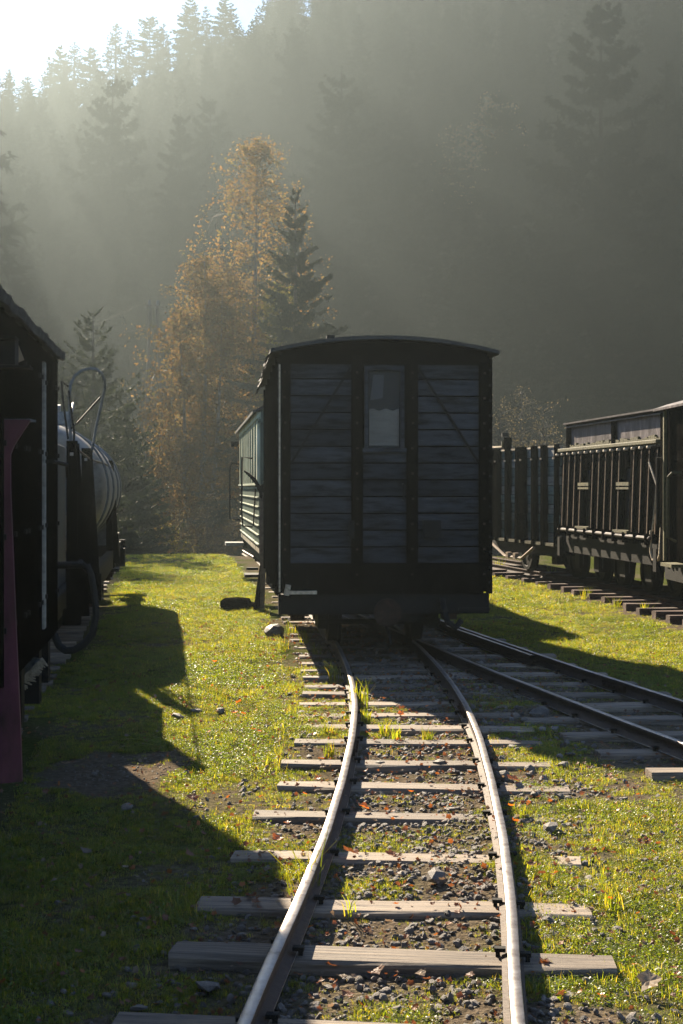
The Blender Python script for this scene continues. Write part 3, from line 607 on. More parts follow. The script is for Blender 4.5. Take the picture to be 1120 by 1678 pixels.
# split plank lying at the track side
def split_plank():
    t = thing('split_plank', 'grey weathered plank with a splintered pale end beside the maroon upright', 'plank', atd(30, 1118, 9.6))
    b = MB(); r = random.Random(2); n = 9
    s = 9.6 / F; top = [(-10, 40), (12, 41), (36, 41)]; V = []
    for i in range(n + 1):
        u = i / n; px = 45 + 36 * u; w = 1 - u
        V.append(((px - 30) * s + r.uniform(-.012, .012), -.02 - .06 * u, (1118 - (1127 - 46 * u)) * s + r.uniform(-.008, .008)))
    V2 = [((x - 12 * s * (1.4 - i / n)), y + .0, z + 5 * s) for i, (x, y, z) in enumerate(V)]
    V3 = [(-.35, .3 + .02 * i, z + 2 * s) for i, (x, y, z) in enumerate(V)]
    b.add(V2 + V3, [(i, i + 1, n + 2 + i, n + 1 + i) for i in range(n)]); b.build('face', M['greyboard'], t)
    b = MB(); 
    for i in range(n):
        for k in range(4):
            u = (i + k / 4) / n; x, y, z = V[i]; q = Vector(V[min(i + 1, n)]); c = Vector(V[i]).lerp(q, k / 4)
            b.tube([Vector(V2[i]).lerp(Vector(V2[i + 1]), k / 4) + Vector((-.01, .0, 0)), c + Vector((r.uniform(-.012, .02), -.02, r.uniform(-.015, .01)))], [.014, .004], 4)
    b.build('splintered_end', M['palewood'], t)
    boxp('underside', t, M['black'], (-.06, .08, .02), (.24, .2, .06))
split_plank()

# ---------------------------------------------------------------- tank wagon
def tank_wagon():
    a = tangent(TRACKS['left'][0], 19); y0 = 14.2; x0 = float(trackx('left', y0)); L = 9.6
    t = thing('tank_wagon', 'grey cylindrical tank wagon standing behind the nearest van at left', 'railway wagon', (x0 + .12, y0, 0), -a)
    boxp('added_cabin', t, M['bluemetal'], (-.05, -1.1, 1.30), (1.30, 2.1, 1.35), bevel=.01); boxp('side_sill', t, M['iron'], (.62, -.9, .52), (.10, 3.0, .2)); boxp('side_sill', t, M['iron'], (-.62, -.9, .52), (.10, 3.0, .2))  # cabin added at the near end, sized for its shadow on the grass
    b = MB(); b.sm = True; zc = 1.55; rd = .76; TX = .16; n = 40; prof = [(.55, .02), (.50, .25), (.47, .5), (.5, .72), (.62, .84), (.9, rd)] 
    prof = [(1.25, .0), (1.17, .35), (1.2, .6), (1.28, .68), (1.42, .74), (1.6, rd), (3.0, rd), (4.6, rd), (6.2, rd), (7.8, rd), (8.0, .74), (8.15, .68), (8.25, .58), (8.3, .3), (8.32, 0)]
    prof[0] = (1.15, 0.001); k = len(prof)
    V = [(TX + r_ * math.cos(2 * math.pi * i / n), y, zc + r_ * math.sin(2 * math.pi * i / n)) for i in range(n) for y, r_ in prof]
    b.add(V, [(i * k + j, ((i + 1) % n) * k + j, ((i + 1) % n) * k + j + 1, i * k + j + 1) for i in range(n) for j in range(k - 1)]); b.build('barrel', M['tank'], t)
    for y in (2.4, 4.3, 6.2, 7.6):
        b = MB(); b.tube([(TX + rd * 1.006 * math.cos(q), y, zc + rd * 1.006 * math.sin(q)) for q in np.linspace(0, 2 * math.pi, 41)], .022, 5); b.build('band', M['bluemetal'], t)
    boxp('manhole_box', t, M['bluemetal'], (-.05, 2.2, zc + rd + .14), (.62, .5, .34), bevel=.01); boxp('manhole_box', t, M['bluemetal'], (.10, 5.0, zc + rd + .1), (.5, .6, .34), bevel=.01)
    b = MB(); b.tube([(.1, 5, zc + rd + .27), (.1, 5, zc + rd + .33), (.2, 5, zc + rd + .33)], .05, 8); b.build('valve', M['bluemetal'], t)
    chassis(t, L, 1.9, .45, .68); running_gear(t, (1.9, 3.3, 6.6, 8.0), half=.74)
    # stanchions along both sides, each an upright with a sloping brace
    for s in (-1, 1):
        for y in (-2.6, -.4, 5.8):
            b = MB(); b.box((s * .82, y, 1.20), (.085, .10, 1.5)); b.prism([(s * .864, 1.93), (s * .875, 1.93), (s * .96, .5), (s * .864, .5)], 'y', y + .03, y + .07); b.box((s * .82, y, .5), (.14, .2, .12)); b.build('stanchion', M['black'], t)
            boxp('bolt', t, M['tank'], (s * .82, y - .055, 1.84), (.028, .02, .028))
        b = MB(); b.tube([(s * .86, -2.6, 1.88), (s * .86, -.4, 1.84), (s * .86, 2.9, 1.86), (s * .86, 5.8, 1.84)], .010, 6); b.build('guard_rail', M['iron'], t)
        for y in (1.6, 7.7):
            b = MB(); b.prism([(s * .3, .68), (s * .86, .68), (s * .82, 1.2), (s * .6, .95)], 'y', y - .05, y + .05); b.build('saddle', M['bluemetal'], t)
    # end frame pipework, ladder and hoop
    b = MB(); M4 = t.matrix_basis.inverted(); q = lambda x, y, d: M4 @ atd(x, y, d)
    hoop = [(117, 755), (116, 700), (114, 650), (116, 630), (122, 617), (133, 608), (147, 604), (158, 605), (167, 612), (172, 624), (172, 636), (168, 655), (160, 690), (150, 742)]
    b.tube([q(x, y, 15.2 + .03 * i) for i, (x, y) in enumerate(hoop)], .016, 6); b.build('ladder_hoop', M['bluemetal'], t)
    b = MB(); b.tube([q(117, 702, 15.2), q(130, 690, 15.3), q(165, 651, 15.6)], .011, 5); b.tube([q(112, 720, 15.2), q(104, 660, 15.2), q(101, 624, 15.2), q(113, 634, 15.2)], .012, 5); b.tube([q(120, 750, 15.2), q(122, 710, 15.2), q(113, 640, 15.2)], .013, 5); b.build('hoop_stay', M['iron'], t)
    b = MB()
    for x in (.30, .58): b.tube([(x, .95, .6), (x, 1.0, 2.3), (x, 1.5, 2.5)], .016, 6)
    for k in range(7): b.tube([(.30, .96, .8 + k * .24), (.58, .96, .8 + k * .24)], .011, 5)
    b.build('ladder', M['bluemetal'], t)
    b = MB(); b.tube([(.05, 1.0, 1.5), (.4, .95, 1.55), (.7, 1.0, 1.9)], .02, 6); b.tube([(.2, .9, .7), (.2, .9, 1.5)], .03, 8); b.box((.5, 1.02, 1.55), (.3, .03, .5)); b.build('pipework', M['bluemetal'], t)
    b = MB(); b.sm = True; b.tube([(.60, 1.0, 1.02), (.60, 1.03, 1.02), (.60, 1.09, 1.02), (.60, 1.15, 1.02), (.60, 1.2, 1.02)], [.02, .08, .1, .08, .02], 14); b.build('round_valve', M['tank'], t)
    boxp('step', t, M['iron'], (.85, 6.1, .4), (.2, .6, .04)); boxp('step', t, M['iron'], (.80, 9.3, .42), (.3, .3, .3)); boxp('tool_box', t, M['iron'], (.72, 8.6, .72), (.3, .5, .25))
    coupler(t, 0, -1)
tank_wagon()

# ---------------------------------------------------------------- right: row of old wagons
def side_frame(px0, d0, px1, d1):
    p0 = Vector(((px0 - CX) / F * d0, d0, 0)); p1 = Vector(((px1 - CX) / F * d1, d1, 0)); v = p1 - p0
    return p0, v.length, math.atan2(-v.x, v.y)           # near corner, length, rotation about z
def right_mid():
    p0, L, rz = side_frame(1081, 18.5, 919, 23.1)
    t = thing('stake_wagon', 'black stake sided wagon with violet sheet panels and a mossy ledge at right', 'railway wagon', p0, rz)
    # local x=0 is the left side plane (body lies to +x), y from 0 (near) to L (far)
    z0 = .92; zt = 2.12; H = .0
    boxp('body_shell', t, M['black'], (1.0, L / 2, 1.5), (1.5, L - .1, 1.25))
    # sheet panels: upper band, set back
    boxp('upper_panel', t, M['sheet'], (.16, L * .25, 2.37), (.03, L * .44, .34)); boxp('upper_panel', t, M['sheet'], (.16, L * .75, 2.37), (.03, L * .46, .34))
    for y in (0.05, L * .485, L - .05): boxp('upper_post', t, M['black'], (.13, y, 2.38), (.07, .12, .50))
    b = MB(); b.box((.12, L / 2, 2.60), (.16, L, .025)); b.box((.10, L / 2, 2.545), (.05, L, .02)); b.build('top_rim', M['sheet'], t)
    boxp('roof_sheet', t, M['black'], (1.0, L / 2, 2.60), (1.6, L, .03))
    b = MB(); n = 60; r = random.Random(4)
    for i in range(n):
        y = .05 + (L - .1) * (i + .5) / n; h = r.uniform(.02, .075); b.box((.14, y, 2.205 + h / 2), (.06, L / n * 1.2, h))
    b.build('moss', M['moss'], t)
    boxp('ledge', t, M['moss'], (.05, L / 2, 2.17), (.20, L, .05), bevel=.006)
    # lower sheet behind the stakes
    boxp('lower_panel', t, M['sheet'], (.13, L / 2, 1.53), (.03, L - .06, 1.2))
    # stakes: leaning planks, in groups with two openings
    ys = np.linspace(.15, L - .12, 15); openings = (4, 10)
    for i, y in enumerate(ys):
        if i in (4, 10): 
            boxp('short_stake', t, M['black'], (.04, y, 1.97), (.06, .09, .28), bevel=.01); continue
        boxp('lit_edge', t, M['brownboard'], (-.02, y - .085, 1.52), (.012, .012, 1.12), (0, .035, 0))  # thin brown strip colours in the sunlight along the stake's edge
        o = boxp('stake', t, M['black'], (.03 + .02 * random.random(), y, 1.52), (.09, .17, 1.16), (0, .035, random.uniform(-.1, .1)), bevel=.012)
    for i, y in enumerate(ys):
        b_ = (-.06, y + .1, 2.10)
        q = boxp('bolt_head', t, M['palewood'], b_, (.05, .06, .035), bevel=.008)
    for c in (4, 10):
        boxp('cross_slat', t, M['moss'], (.0, ys[c], 1.62), (.08, .55, .05)); boxp('cross_slat', t, M['moss'], (.0, ys[c], 1.56), (.08, .55, .03)); boxp('sill_board', t, M['moss'], (-.01, ys[c], .955), (.14, .62, .04))
        b = MB(); r = random.Random(c)
        for k in range(16): b.box((.095, ys[c] + r.uniform(-.2, .2), 1.0 + r.uniform(0, .05)), (.04, .06, r.uniform(.05, .22)))
        b.build('moss', M['moss'], t)
    b = MB(); b.tube([(-.06, 0.2, .90), (-.06, L - .1, .90)], .026, 8); b.build('side_pipe', M['sheet'], t)
    for y in np.linspace(.3, L - .2, 10): boxp('pipe_clip', t, M['black'], (-.06, y, .88), (.07, .06, .14))
    b = MB(); b.tube([(-.10, .12, 1.9), (-.11, -.2, 1.6), (-.1, -.1, 1.3), (-.1, .0, 1.0)], .014, 5); b.build('chain', M['palewood'], t)
    boxp('side_sill', t, M['iron'], (.08, L / 2, .68), (.1, L, .28)); boxp('side_sill', t, M['iron'], (1.7, L / 2, .68), (.1, L, .28)); boxp('buffer_beam', t, M['iron'], (.9, .05, .62), (1.9, .12, .3)); boxp('buffer_beam', t, M['iron'], (.9, L - .05, .62), (1.9, .12, .3))
    for y in (.8, 1.9, L - 1.5, L - .5):
        for x in (.56, 1.40): link('wheel', WH, t, (x, y, .375), (0, 0, math.pi if x < 1 else 0))
        b = MB(); b.box((.2, y, .4), (.14, .24, .22)); b.box((.2, y - .18, .5), (.05, .05, .3)); b.box((.2, y + .18, .5), (.05, .05, .3)); b.build('axle_box', M['iron'], t)
    b = MB(); b.tube([(-.02, -.12, 1.05), (-.04, -.12, .70), (-.02, .0, .62), (-.02, .2, .62), (-.02, .28, .72), (-.02, .28, 1.0)], .018, 6); b.build('step_iron', M['palewood'], t)
def right_far():
    p0, L, rz = side_frame(915, 23.2, 809, 26.4)
    t = thing('plank_wagon', 'high sided open wagon of faded teal planks behind thick posts at right', 'railway wagon', p0, rz)
    nb = 10
    for k in range(nb):
        for j in range(2):
            z = .66 + k * .158; ya = 0 if j == 0 else L * .5
            o = boxp('plank', t, M['tealboard'] if (k + j) % 3 else M['greyboard'], (.06 + random.uniform(-.012, .012), ya + L * .25, z + .075), (.04, L * .5 - .01, .147), (0, 0, random.uniform(-.008, .008)), bevel=.004)
    boxp('top_plank', t, M['palewood'], (.06, L / 2, 2.25), (.08, L, .03))
    for i, y in enumerate((.04, .62, 1.08, 1.62, 1.9, 2.45, 3.0, L - .05)):
        if y < L: boxp('side_post', t, M['black'], (-.005, y, 1.44), (.10, .13 if i else .05, 1.68), (random.uniform(-.02, .02), 0, 0), bevel=.008)
        boxp('bolt', t, M['palewood'], (-.065, y, 2.05), (.03, .03, .03))
    for j in range(6): boxp('end_block', t, M['palewood'], (.03, .10 + (j % 2) * .04, .9 + j * .24), (.05, .14, .06))
    boxp('body_shell', t, M['black'], (1.0, L / 2, 1.4), (1.75, L - .1, 1.5))
    boxp('side_sill', t, M['moss'], (.02, L / 2, .63), (.12, L, .05)); boxp('side_sill', t, M['iron'], (.08, L / 2, .52), (.1, L, .18))
    b = MB(); b.tube([(-.05, L, .55), (-.05, L - .8, .34), (-.05, 1.6, .34), (-.05, 1.0, .55)], .028, 6); b.box((-.05, 1.9, .37), (.08, .12, .1)); b.box((-.05, L - 1.0, .37), (.08, .12, .1)); b.build('truss_rod', M['brownboard'], t)
    for y in (.5, L - .4):
        for x in (.56, 1.40): link('wheel', WH, t, (x, y, .375), (0, 0, math.pi if x < 1 else 0))
        boxp('axle_box', t, M['iron'], (.2, y, .4), (.14, .24, .22))
def right_near():
    p0, L, rz = side_frame(1120 + 260, 12.4, 1086, 18.3)
    t = thing('goods_van', 'black van cut by the right edge with a pale corner post and handrail', 'railway wagon', p0, rz)
    boxp('body_shell', t, M['black'], (1.0, L / 2, 1.6), (1.86, L - .04, 1.95))
    for k in range(11): boxp('plank', t, M['black'], (.04, L / 2, .72 + .175 * k), (.04, L, .165))
    for y in (L - .05, L - .42, L - 1.1, L - 2.2, L - 3.2): boxp('side_post', t, M['black'], (.0, y, 1.58), (.06, .10, 1.9))
    boxp('corner_post', t, M['moss'], (-.03, L - .22, 1.60), (.035, .05, 1.92))
    prof = [(x, 2.78 - .20 * ((x - 1.0) / 1.1) ** 2) for x in np.linspace(-.1, 2.1, 13)]
    b = MB(); b.prism(prof + [(x, z - .03) for x, z in prof[::-1]], 'y', -.1, L + .1); b.build('roof', M['sheet'], t)
    b = MB(); b.prism([(x, z - .031) for x, z in prof[1:-1]] + [(1.9, 2.4), (.05, 2.4)], 'y', 0, L); b.build('gable', M['black'], t)
    b = MB(); b.tube([(-.02, L - .95, 1.75), (-.12, L - .9, 1.75), (-.13, L - .75, 1.7), (-.13, L - .75, .95), (-.03, L - .75, .9)], .018, 6); b.build('handrail', M['moss'], t)
    b = MB(); b.tube([(-.02, L - .2, 1.95), (-.10, L - .1, 1.95), (-.10, L - .1, 1.1)], .012, 6); b.build('grab_iron', M['iron'], t)
    boxp('side_sill', t, M['iron'], (.08, L / 2, .52), (.1, L, .25)); boxp('step', t, M['moss'], (-.10, L - .9, .62), (.2, .5, .04))
    for y in (1.0, 2.6, L - 1.8, L - .8):
        for x in (.56, 1.40): link('wheel', WH, t, (x, y, .375), (0, 0, math.pi if x < 1 else 0))
        boxp('axle_box', t, M['iron'], (.2, y, .4), (.14, .24, .22))
def right_last():
    p0, L, rz = side_frame(833, 27.0, 790, 29.5)
    t = thing('flat_wagon', 'farthest wagon showing a leaning end board with a bolt above the teal planks', 'railway wagon', p0, rz)
    b = MB(); b.prism([(0, .6), (L, .6), (L, 2.3), (.15, 2.36), (.05, 2.36)], 'x', .02, .1); b.build('end_board', M['brownboard'], t)
    boxp('post', t, M['black'], (.0, .12, 1.55), (.12, .16, 1.95), (.10, 0, 0)); boxp('bolt', t, M['iron'], (-.02, .2, 2.58), (.12, .12, .07))
    boxp('bolt', t, M['moss'], (-.07, .17, 2.4), (.04, .06, .12)); boxp('top_rail', t, M['palewood'], (.04, L / 2, 2.38), (.1, L, .03), (.02, 0, 0))
    boxp('side_sill', t, M['iron'], (.5, L / 2, .5), (1.0, L, .2))
right_mid(); right_far(); right_near(); right_last()

# ---------------------------------------------------------------- vegetation
def quads_from(P, D, S, W):
    """blades: base P, along D (with length), half-width vector S*W, tapered to a point -> triangles"""
    n = len(P); V = np.empty((n, 3, 3), np.float32); V[:, 0] = P - S * W[:, None]; V[:, 1] = P + S * W[:, None]; V[:, 2] = P + D
    return V.reshape(-1, 3), np.arange(3 * n).reshape(-1, 3)
def unit(v): return v / np.maximum(np.linalg.norm(v, axis=-1, keepdims=True), 1e-6)
def conifer_crown(h, r, whorls, per, twigs, spikes, seed, spike_len=.12, z0=.06, droop=.35, thin=0.0, power=.85, wide=.012, rag=.62, tw=.10):
    g = np.random.default_rng(seed); PB = []; 
    t = (np.arange(whorls) + g.uniform(-.3, .3, whorls)) / whorls; t = np.clip(t, 0, .995)
    t = np.repeat(t, per); nB = len(t); keep = g.random(nB) > thin + .55 * np.clip((t - .75) / .25, 0, 1); t = t[keep]; nB = len(t)
    az = g.uniform(0, 2 * np.pi, nB); L = r * (1 - t) ** power * g.uniform(rag, 1.12, nB) + r * .03
    zb = h * (z0 + (1 - z0) * t); dirv = np.stack([np.cos(az), np.sin(az), np.zeros(nB)], 1); side = np.stack([-np.sin(az), np.cos(az), np.zeros(nB)], 1)
    up = .10 + .75 * t ** 2; dr = droop * (1 - t * .8)
    def bp(i, s): return np.stack([np.zeros(len(i)), np.zeros(len(i)), zb[i]], 1) + dirv[i] * (L[i] * s)[:, None] + np.stack([0 * s, 0 * s, L[i] * (up[i] * s - dr[i] * s * s * 1.3 + .22 * s ** 4)], 1)
    nt_ = np.maximum(2, (twigs * (.35 + .65 * L / r)).astype(int)); bi = np.repeat(np.arange(nB), nt_); s = g.uniform(.12, 1.0, len(bi)) ** .85
    P = bp(bi, s); sg = g.choice([-1, 1], len(bi)); tl = L[bi] * .34 * (1.08 - s) * g.uniform(.6, 1.3, len(bi)) + tw * h / 9 * (1.05 - t[bi])
    tip = s > .9; D = unit(side[bi] * sg[:, None] * np.where(tip, .25, 1)[:, None] + dirv[bi] * g.uniform(.3, .9, len(bi))[:, None] + np.stack([0 * s, 0 * s, g.uniform(-.55, .12, len(bi))], 1)) * tl[:, None]
    # twig spikes
    ti = np.repeat(np.arange(len(bi)), spikes); q = g.random(len(ti)); B = P[ti] + D[ti] * q[:, None]
    dd = unit(unit(D[ti]) * .9 + g.normal(0, .55, (len(ti), 3)) + np.array([0, 0, -.15])) * (spike_len * g.uniform(.6, 1.3, len(ti)) * (1 - .35 * q) * (1 - .6 * t[bi[ti]] ** 3))[:, None]
    S = unit(np.cross(dd, g.normal(0, 1, (len(ti), 3)))); V, Fc = quads_from(B, dd, S, np.full(len(ti), spike_len * wide / .12 * 1.0))
    # branch wood as thin slivers
    k = 5; ss = np.linspace(0, .97, k); VV = []; 
    for j in range(k - 1):
        i = np.arange(nB); a = bp(i, np.full(nB, ss[j])); b_ = bp(i, np.full(nB, ss[j + 1])); v2, _ = quads_from(a, b_ - a, side, .012 * h / 9 * (1.3 - ss[j]) * np.ones(nB)); VV.append(v2)
    lead = h * np.array([.97, .985, 1.0, 1.0]); la = g.uniform(0, 6.28, 4)
    v3, _ = quads_from(np.stack([0 * la, 0 * la, 0 * la + h * .93], 1), np.stack([.04 * spike_len * np.cos(la), .04 * spike_len * np.sin(la), lead + h * .02 - h * .93], 1), np.stack([np.sin(la), np.cos(la), 0 * la], 1), np.full(4, spike_len * .10)); VV.append(v3)
    V = np.concatenate([V] + VV); Fc = np.arange(len(V)).reshape(-1, 3); return V, Fc
def conifer(name, label, x, y, h, r, zb=None, seed=1, group=None, whorls=34, per=7, twigs=22, spikes=5, sl=.12, m='needle', mesh=None, rz=0, sc=1.0, wide=.012, droop=.35, thin=0, power=.85, cat='tree', rag=.62, tw=.10):
    zb = float(height(x, y)) - .1 if zb is None else zb
    t = thing(name, label, cat, (x, y, zb), rz, group)
    if mesh is None:
        V, Fc = conifer_crown(h, r, whorls, per, twigs, spikes, seed, sl, droop=droop, thin=thin, power=power, wide=wide, rag=rag, tw=tw); cm = arr_mesh('crown', V, Fc, M[m])
        b = MB(); b.tube([(0, 0, -.5), (0, 0, h * .4), (.02, 0, h * .97)], [h * .016 + .03, h * .009 + .02, .01], 8); tm = b.mesh('trunk', M['bark']); mesh = (cm, tm)
    link('crown', mesh[0], t); link('trunk', mesh[1], t); t.scale = (sc, sc, sc); return mesh
def leaf_cloud(P, size, g, jitter):
    n = len(P); P = P + g.normal(0, jitter, (n, 3)); A = unit(g.normal(0, 1, (n, 3)) * np.array([1, 1, .8])); B = unit(np.cross(A, g.normal(0, 1, (n, 3))))
    s = size * g.uniform(.55, 1.35, n)[:, None]; V = np.stack([P - A * s, P + B * s * .6, P + A * s, P - B * s * .6], 1).reshape(-1, 3)
    return V, np.arange(4 * n).reshape(-1, 4)
def broadleaf(name, label, x, y, h, width, seed, leaves, size, lm, bark='bark', zb=None, stems=((0, 0, 0, 1.0),), nb=60, z_low=.12, shape=None, group=None, droop=.5, jit=.16, tips=6, brad=.020):
    g = np.random.default_rng(seed); zb = float(height(x, y)) - .1 if zb is None else zb
    t = thing(name, label, 'tree', (x, y, zb), 0, group); tr = MB(); br = MB(); ends = []
    for (sx, lx, ly, hs) in stems:
        H = h * hs; n = 9; path = []
        for i in range(n + 1):
            u = i / n; path.append(Vector((sx + lx * u ** 1.3 + .10 * math.sin(u * 5 + seed + sx), ly * u ** 1.3 + .1 * math.cos(u * 4 + seed), H * u)))
        tr.tube(path, [max(.008, (h * .010 + .02) * hs * (1 - .93 * i / n)) for i in range(n + 1)], 8)
        for k in range(int(nb * hs)):
            u = z_low + (1 - z_low) * (k + g.random()) / (nb * hs); u = min(u, .985); i = min(int(u * n), n - 1); p = path[i].lerp(path[i + 1], u * n - i)
            wd = width * (shape(u) if shape else (math.sin(math.pi * min(1, (u - z_low) / (1 - z_low) * .72 + .22)))) * g.uniform(.55, 1.1)
            az = g.uniform(0, 2 * math.pi); dv = Vector((math.cos(az), math.sin(az), 0)); rise = wd * g.uniform(.5, 1.1) * (1 - .3 * u)
            pts = [p + dv * wd * s + Vector((0, 0, rise * s - droop * wd * s * s)) for s in (0, .3, .6, .85, 1.0)]
            for j in range(1, 5): pts[j] = pts[j] + Vector(g.normal(0, .05 * wd, 3))
            br.tube(pts, [brad * (1.25 - s) * (1.15 - u) * h / 16 + .004 for s in (0, .3, .6, .85, 1)], 4, False)
            for j in range(tips):
                s = g.uniform(.25, 1.0); q = min(int(s * 4), 3); a = pts[q].lerp(pts[q + 1], s * 4 - q)
                e = a + Vector(g.normal(0, .22 * wd + .12, 3)) + Vector((0, 0, -.15 * wd * droop * 2)); mid = a.lerp(e, .5) + Vector((0, 0, .06 * wd)); e2 = e + Vector((g.normal(0, .06), g.normal(0, .06), -droop * g.uniform(.2, .7)))
                br.tube([a, mid, e, e2], [.009 * h / 16, .007 * h / 16, .005 * h / 16, .003], 3, False)
                for w in np.linspace(0, 1, 5): ends.append(tuple(mid.lerp(e, w)))
                for w in (0.3, .6, 1): ends.append(tuple(e.lerp(e2, w)))
    tr.build('trunk', M[bark], t); br.build('branches', M['bark'], t)
    E = np.array(ends); P = E[g.integers(0, len(E), leaves)]; V, Fc = leaf_cloud(P, size, g, jit)
    link('crown', arr_mesh('crown', V, Fc, M[lm]), t); return t

# birches beyond the crest
d = 62.0; X_ = lambda px, dd: (px - CX) / F * dd
bz = -3.3
broadleaf('birch_tree', 'tallest birch with rusty orange leaves, its top above the dark spruce', X_(402, d), d, EYE + (800 - 232) / F * d - bz, 4.0, 11, 44000, .068, 'birchleaf', 'birchbark', zb=bz,
    stems=((0, .55, .2, 1.0), (-.35, -.6, .3, .72), (.3, .9, -.2, .66)), nb=120, z_low=.10, shape=lambda u: 1.45 * (1 - u) ** .62 * (.45 + .55 * min(1, u * 2)) + .06, droop=.45, tips=6)
d2 = 58.0
broadleaf('birch_tree', 'lower spreading birch with golden leaves left of the tall one', X_(322, d2), d2, EYE + (800 - 415) / F * d2 - bz, 2.4, 23, 36000, .066, 'birchleaf', 'birchbark', zb=bz,
    stems=((0.2, .1, .2, 1.0), (-.2, -.7, .3, .86), (.5, .6, -.2, .9), (0, -1.2, 0, .62)), nb=46, z_low=.10, shape=lambda u: (1 - u) ** .5 * .95 + .12, droop=.6, tips=6)
broadleaf('alder_tree', 'olive green leafy tree in front of the dark spruce', X_(462, 60), 60, EYE + (800 - 470) / F * 60 - bz, 1.25, 31, 12000, .06, 'greenleaf', 'bark', zb=bz, nb=44, droop=.5, shape=lambda u: math.sin(math.pi * min(1, u * .8 + .15)) ** .7, tips=6)
# spruces beyond the crest
ds = 54.0
conifer('spruce_tree', 'dark spruce close behind the tall birch at its right', X_(484, ds), ds, EYE + (800 - 305) / F * ds - bz, 4.9, bz, 5, None, 46, 10, 44, 9, .20, wide=.020, power=1.12, droop=.42, thin=.1, rag=.45, tw=.05)
dl = 39.0; zl = float(height(X_(150, dl), dl))
conifer('spruce_tree', 'ragged spruce with bare top twigs behind the tank wagon', X_(152, dl), dl, EYE + (800 - 505) / F * dl - zl, 2.7, zl, 8, None, 34, 8, 42, 9, .12, wide=.015, power=.85, droop=.10, thin=.15, rag=.4, tw=.05)
conifer('spruce_tree', 'bushy lower spruce right of the ragged one', X_(205, 42), 42, EYE + (800 - 655) / F * 42 + 3.2, 1.6, -3.2, 9, None, 28, 9, 38, 9, .14, wide=.018, power=.55, droop=.35)
conifer('spruce_tree', 'low dark spruce filling the gap right of the tank wagon', X_(232, 44), 44, EYE + (800 - 745) / F * 44 + 3.2, 1.6, -3.2, 10, None, 24, 9, 36, 9, .14, wide=.018, power=.6, droop=.4)
# bare leader twigs of the ragged spruce
# ---- small growth at the crest
for i, (px, py, dd, w, m_) in enumerate(((300, 835, 45, .75, 'twigs'), (345, 815, 46, .8, 'twigs'), (385, 838, 44, .6, 'twigs'), (265, 860, 44, .6, 'greenleaf'))):
    xx = X_(px, dd); zz_ = float(height(xx, dd)); lab = ['pale twiggy bush left of the small bushes below the birch', 'tallest pale twiggy bush under the birch', 'pale twiggy bush beside the passenger coach', 'low greenish bush beside the dark spruce foot'][i]
    o = broadleaf('bush', lab, xx, dd, EYE + (800 - py) / F * dd - zz_, w, 50 + i, 2600, .030, m_, 'bark', zb=zz_, nb=46, z_low=.03, droop=.1, shape=lambda u: (1 - u) ** .5 + .1, stems=((0, 0, 0, 1.0), (.25, .4, 0, .8), (-.25, -.4, 0, .85)), tips=5, jit=.08); o['category'] = 'bush'
for i, (px, py, dd, w) in enumerate(((850, 640, 42, 1.0), (818, 668, 40, .75), (893, 668, 43, .8))):
    xx = X_(px, dd); zz_ = float(height(xx, dd)); lab = ['tallest pale shrub above the teal plank wagon', 'shrub against the right edge of the dark van', 'lower shrub at the right, beside the violet panels'][i]
    o = broadleaf('bush', lab, xx, dd, EYE + (800 - py) / F * dd - zz_, w, 60 + i, 2600, .026, 'twigs', 'bark', zb=zz_, nb=52, z_low=.15, droop=.1, shape=lambda u: (1 - u) ** .45 + .15, stems=((0, 0, 0, 1.0), (.2, .5, 0, .85), (-.2, -.5, 0, .85)), tips=6, jit=.09); o['category'] = 'bush'

# ---- trees on the misty hillside
protos = []
for k in range(4):
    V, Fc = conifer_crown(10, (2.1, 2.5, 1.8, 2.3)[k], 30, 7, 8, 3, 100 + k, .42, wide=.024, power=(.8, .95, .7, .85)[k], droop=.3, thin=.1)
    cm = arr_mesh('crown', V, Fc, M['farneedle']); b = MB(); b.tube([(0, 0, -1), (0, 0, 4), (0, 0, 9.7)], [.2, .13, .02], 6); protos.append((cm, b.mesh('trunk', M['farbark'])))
def hill_at(px, py):                                       # where the view ray of a pixel meets the hillside
    for dd in np.arange(82, 235, .5):
        x = X_(px, dd); z = EYE + (800 - py) / F * dd
        if height(x, dd) >= z: return x, dd, float(height(x, dd))
    return None
bigs = []
for k in range(3):
    V, Fc = conifer_crown(10, (2.7, 2.4, 2.9)[k], (20, 23, 18)[k], 8, 34, 7, 140 + k, .28, wide=.026, power=(.72, .8, .65)[k], droop=(.34, .4, .3)[k], thin=.12)
    cm = arr_mesh('crown', V, Fc, M['farneedle']); b = MB(); b.tube([(0, 0, -1), (0, 0, 4), (0, 0, 9.8)], [.12, .08, .02], 6); bigs.append((cm, b.mesh('trunk', M['farbark'])))
named = [(985, 225, 215, 'great dark spruce standing out of the mist at upper right'), (1092, 200, 100, 'dark spruce behind the great spruce at the right edge'),
 (560, 240, 125, 'pale spruce alone in the mist high in the middle'), (345, 245, 85, 'right one of the two small spruces in the mist left of the middle'), (296, 265, 80, 'left one of the two small spruces in the mist left of the middle'),
 (185, 262, 130, 'mist faded spruce on the slope below the ridge at left'), (480, 120, 75, 'spruce half lost in mist on the upper slope'), (820, 240, 90, 'faint spruce on the slope between the middle and the great spruce')]
i = 0
for (px, pb, hp, lab) in named:
    q = hill_at(px, pb)
    dd = {985: 92, 1092: 97, 560: 108, 345: 118, 296: 112, 185: 120}.get(px, q[1] * .85 if q else 120)
    x = X_(px, dd); z = float(height(x, dd)) - .3; hgt = EYE + (800 - (pb - hp)) / F * dd - z
    conifer('spruce_tree', lab, x, dd, 10, 2, z, mesh=bigs[i % 3], rz=i * 1.3, sc=hgt / 10 * 1.02); i += 1
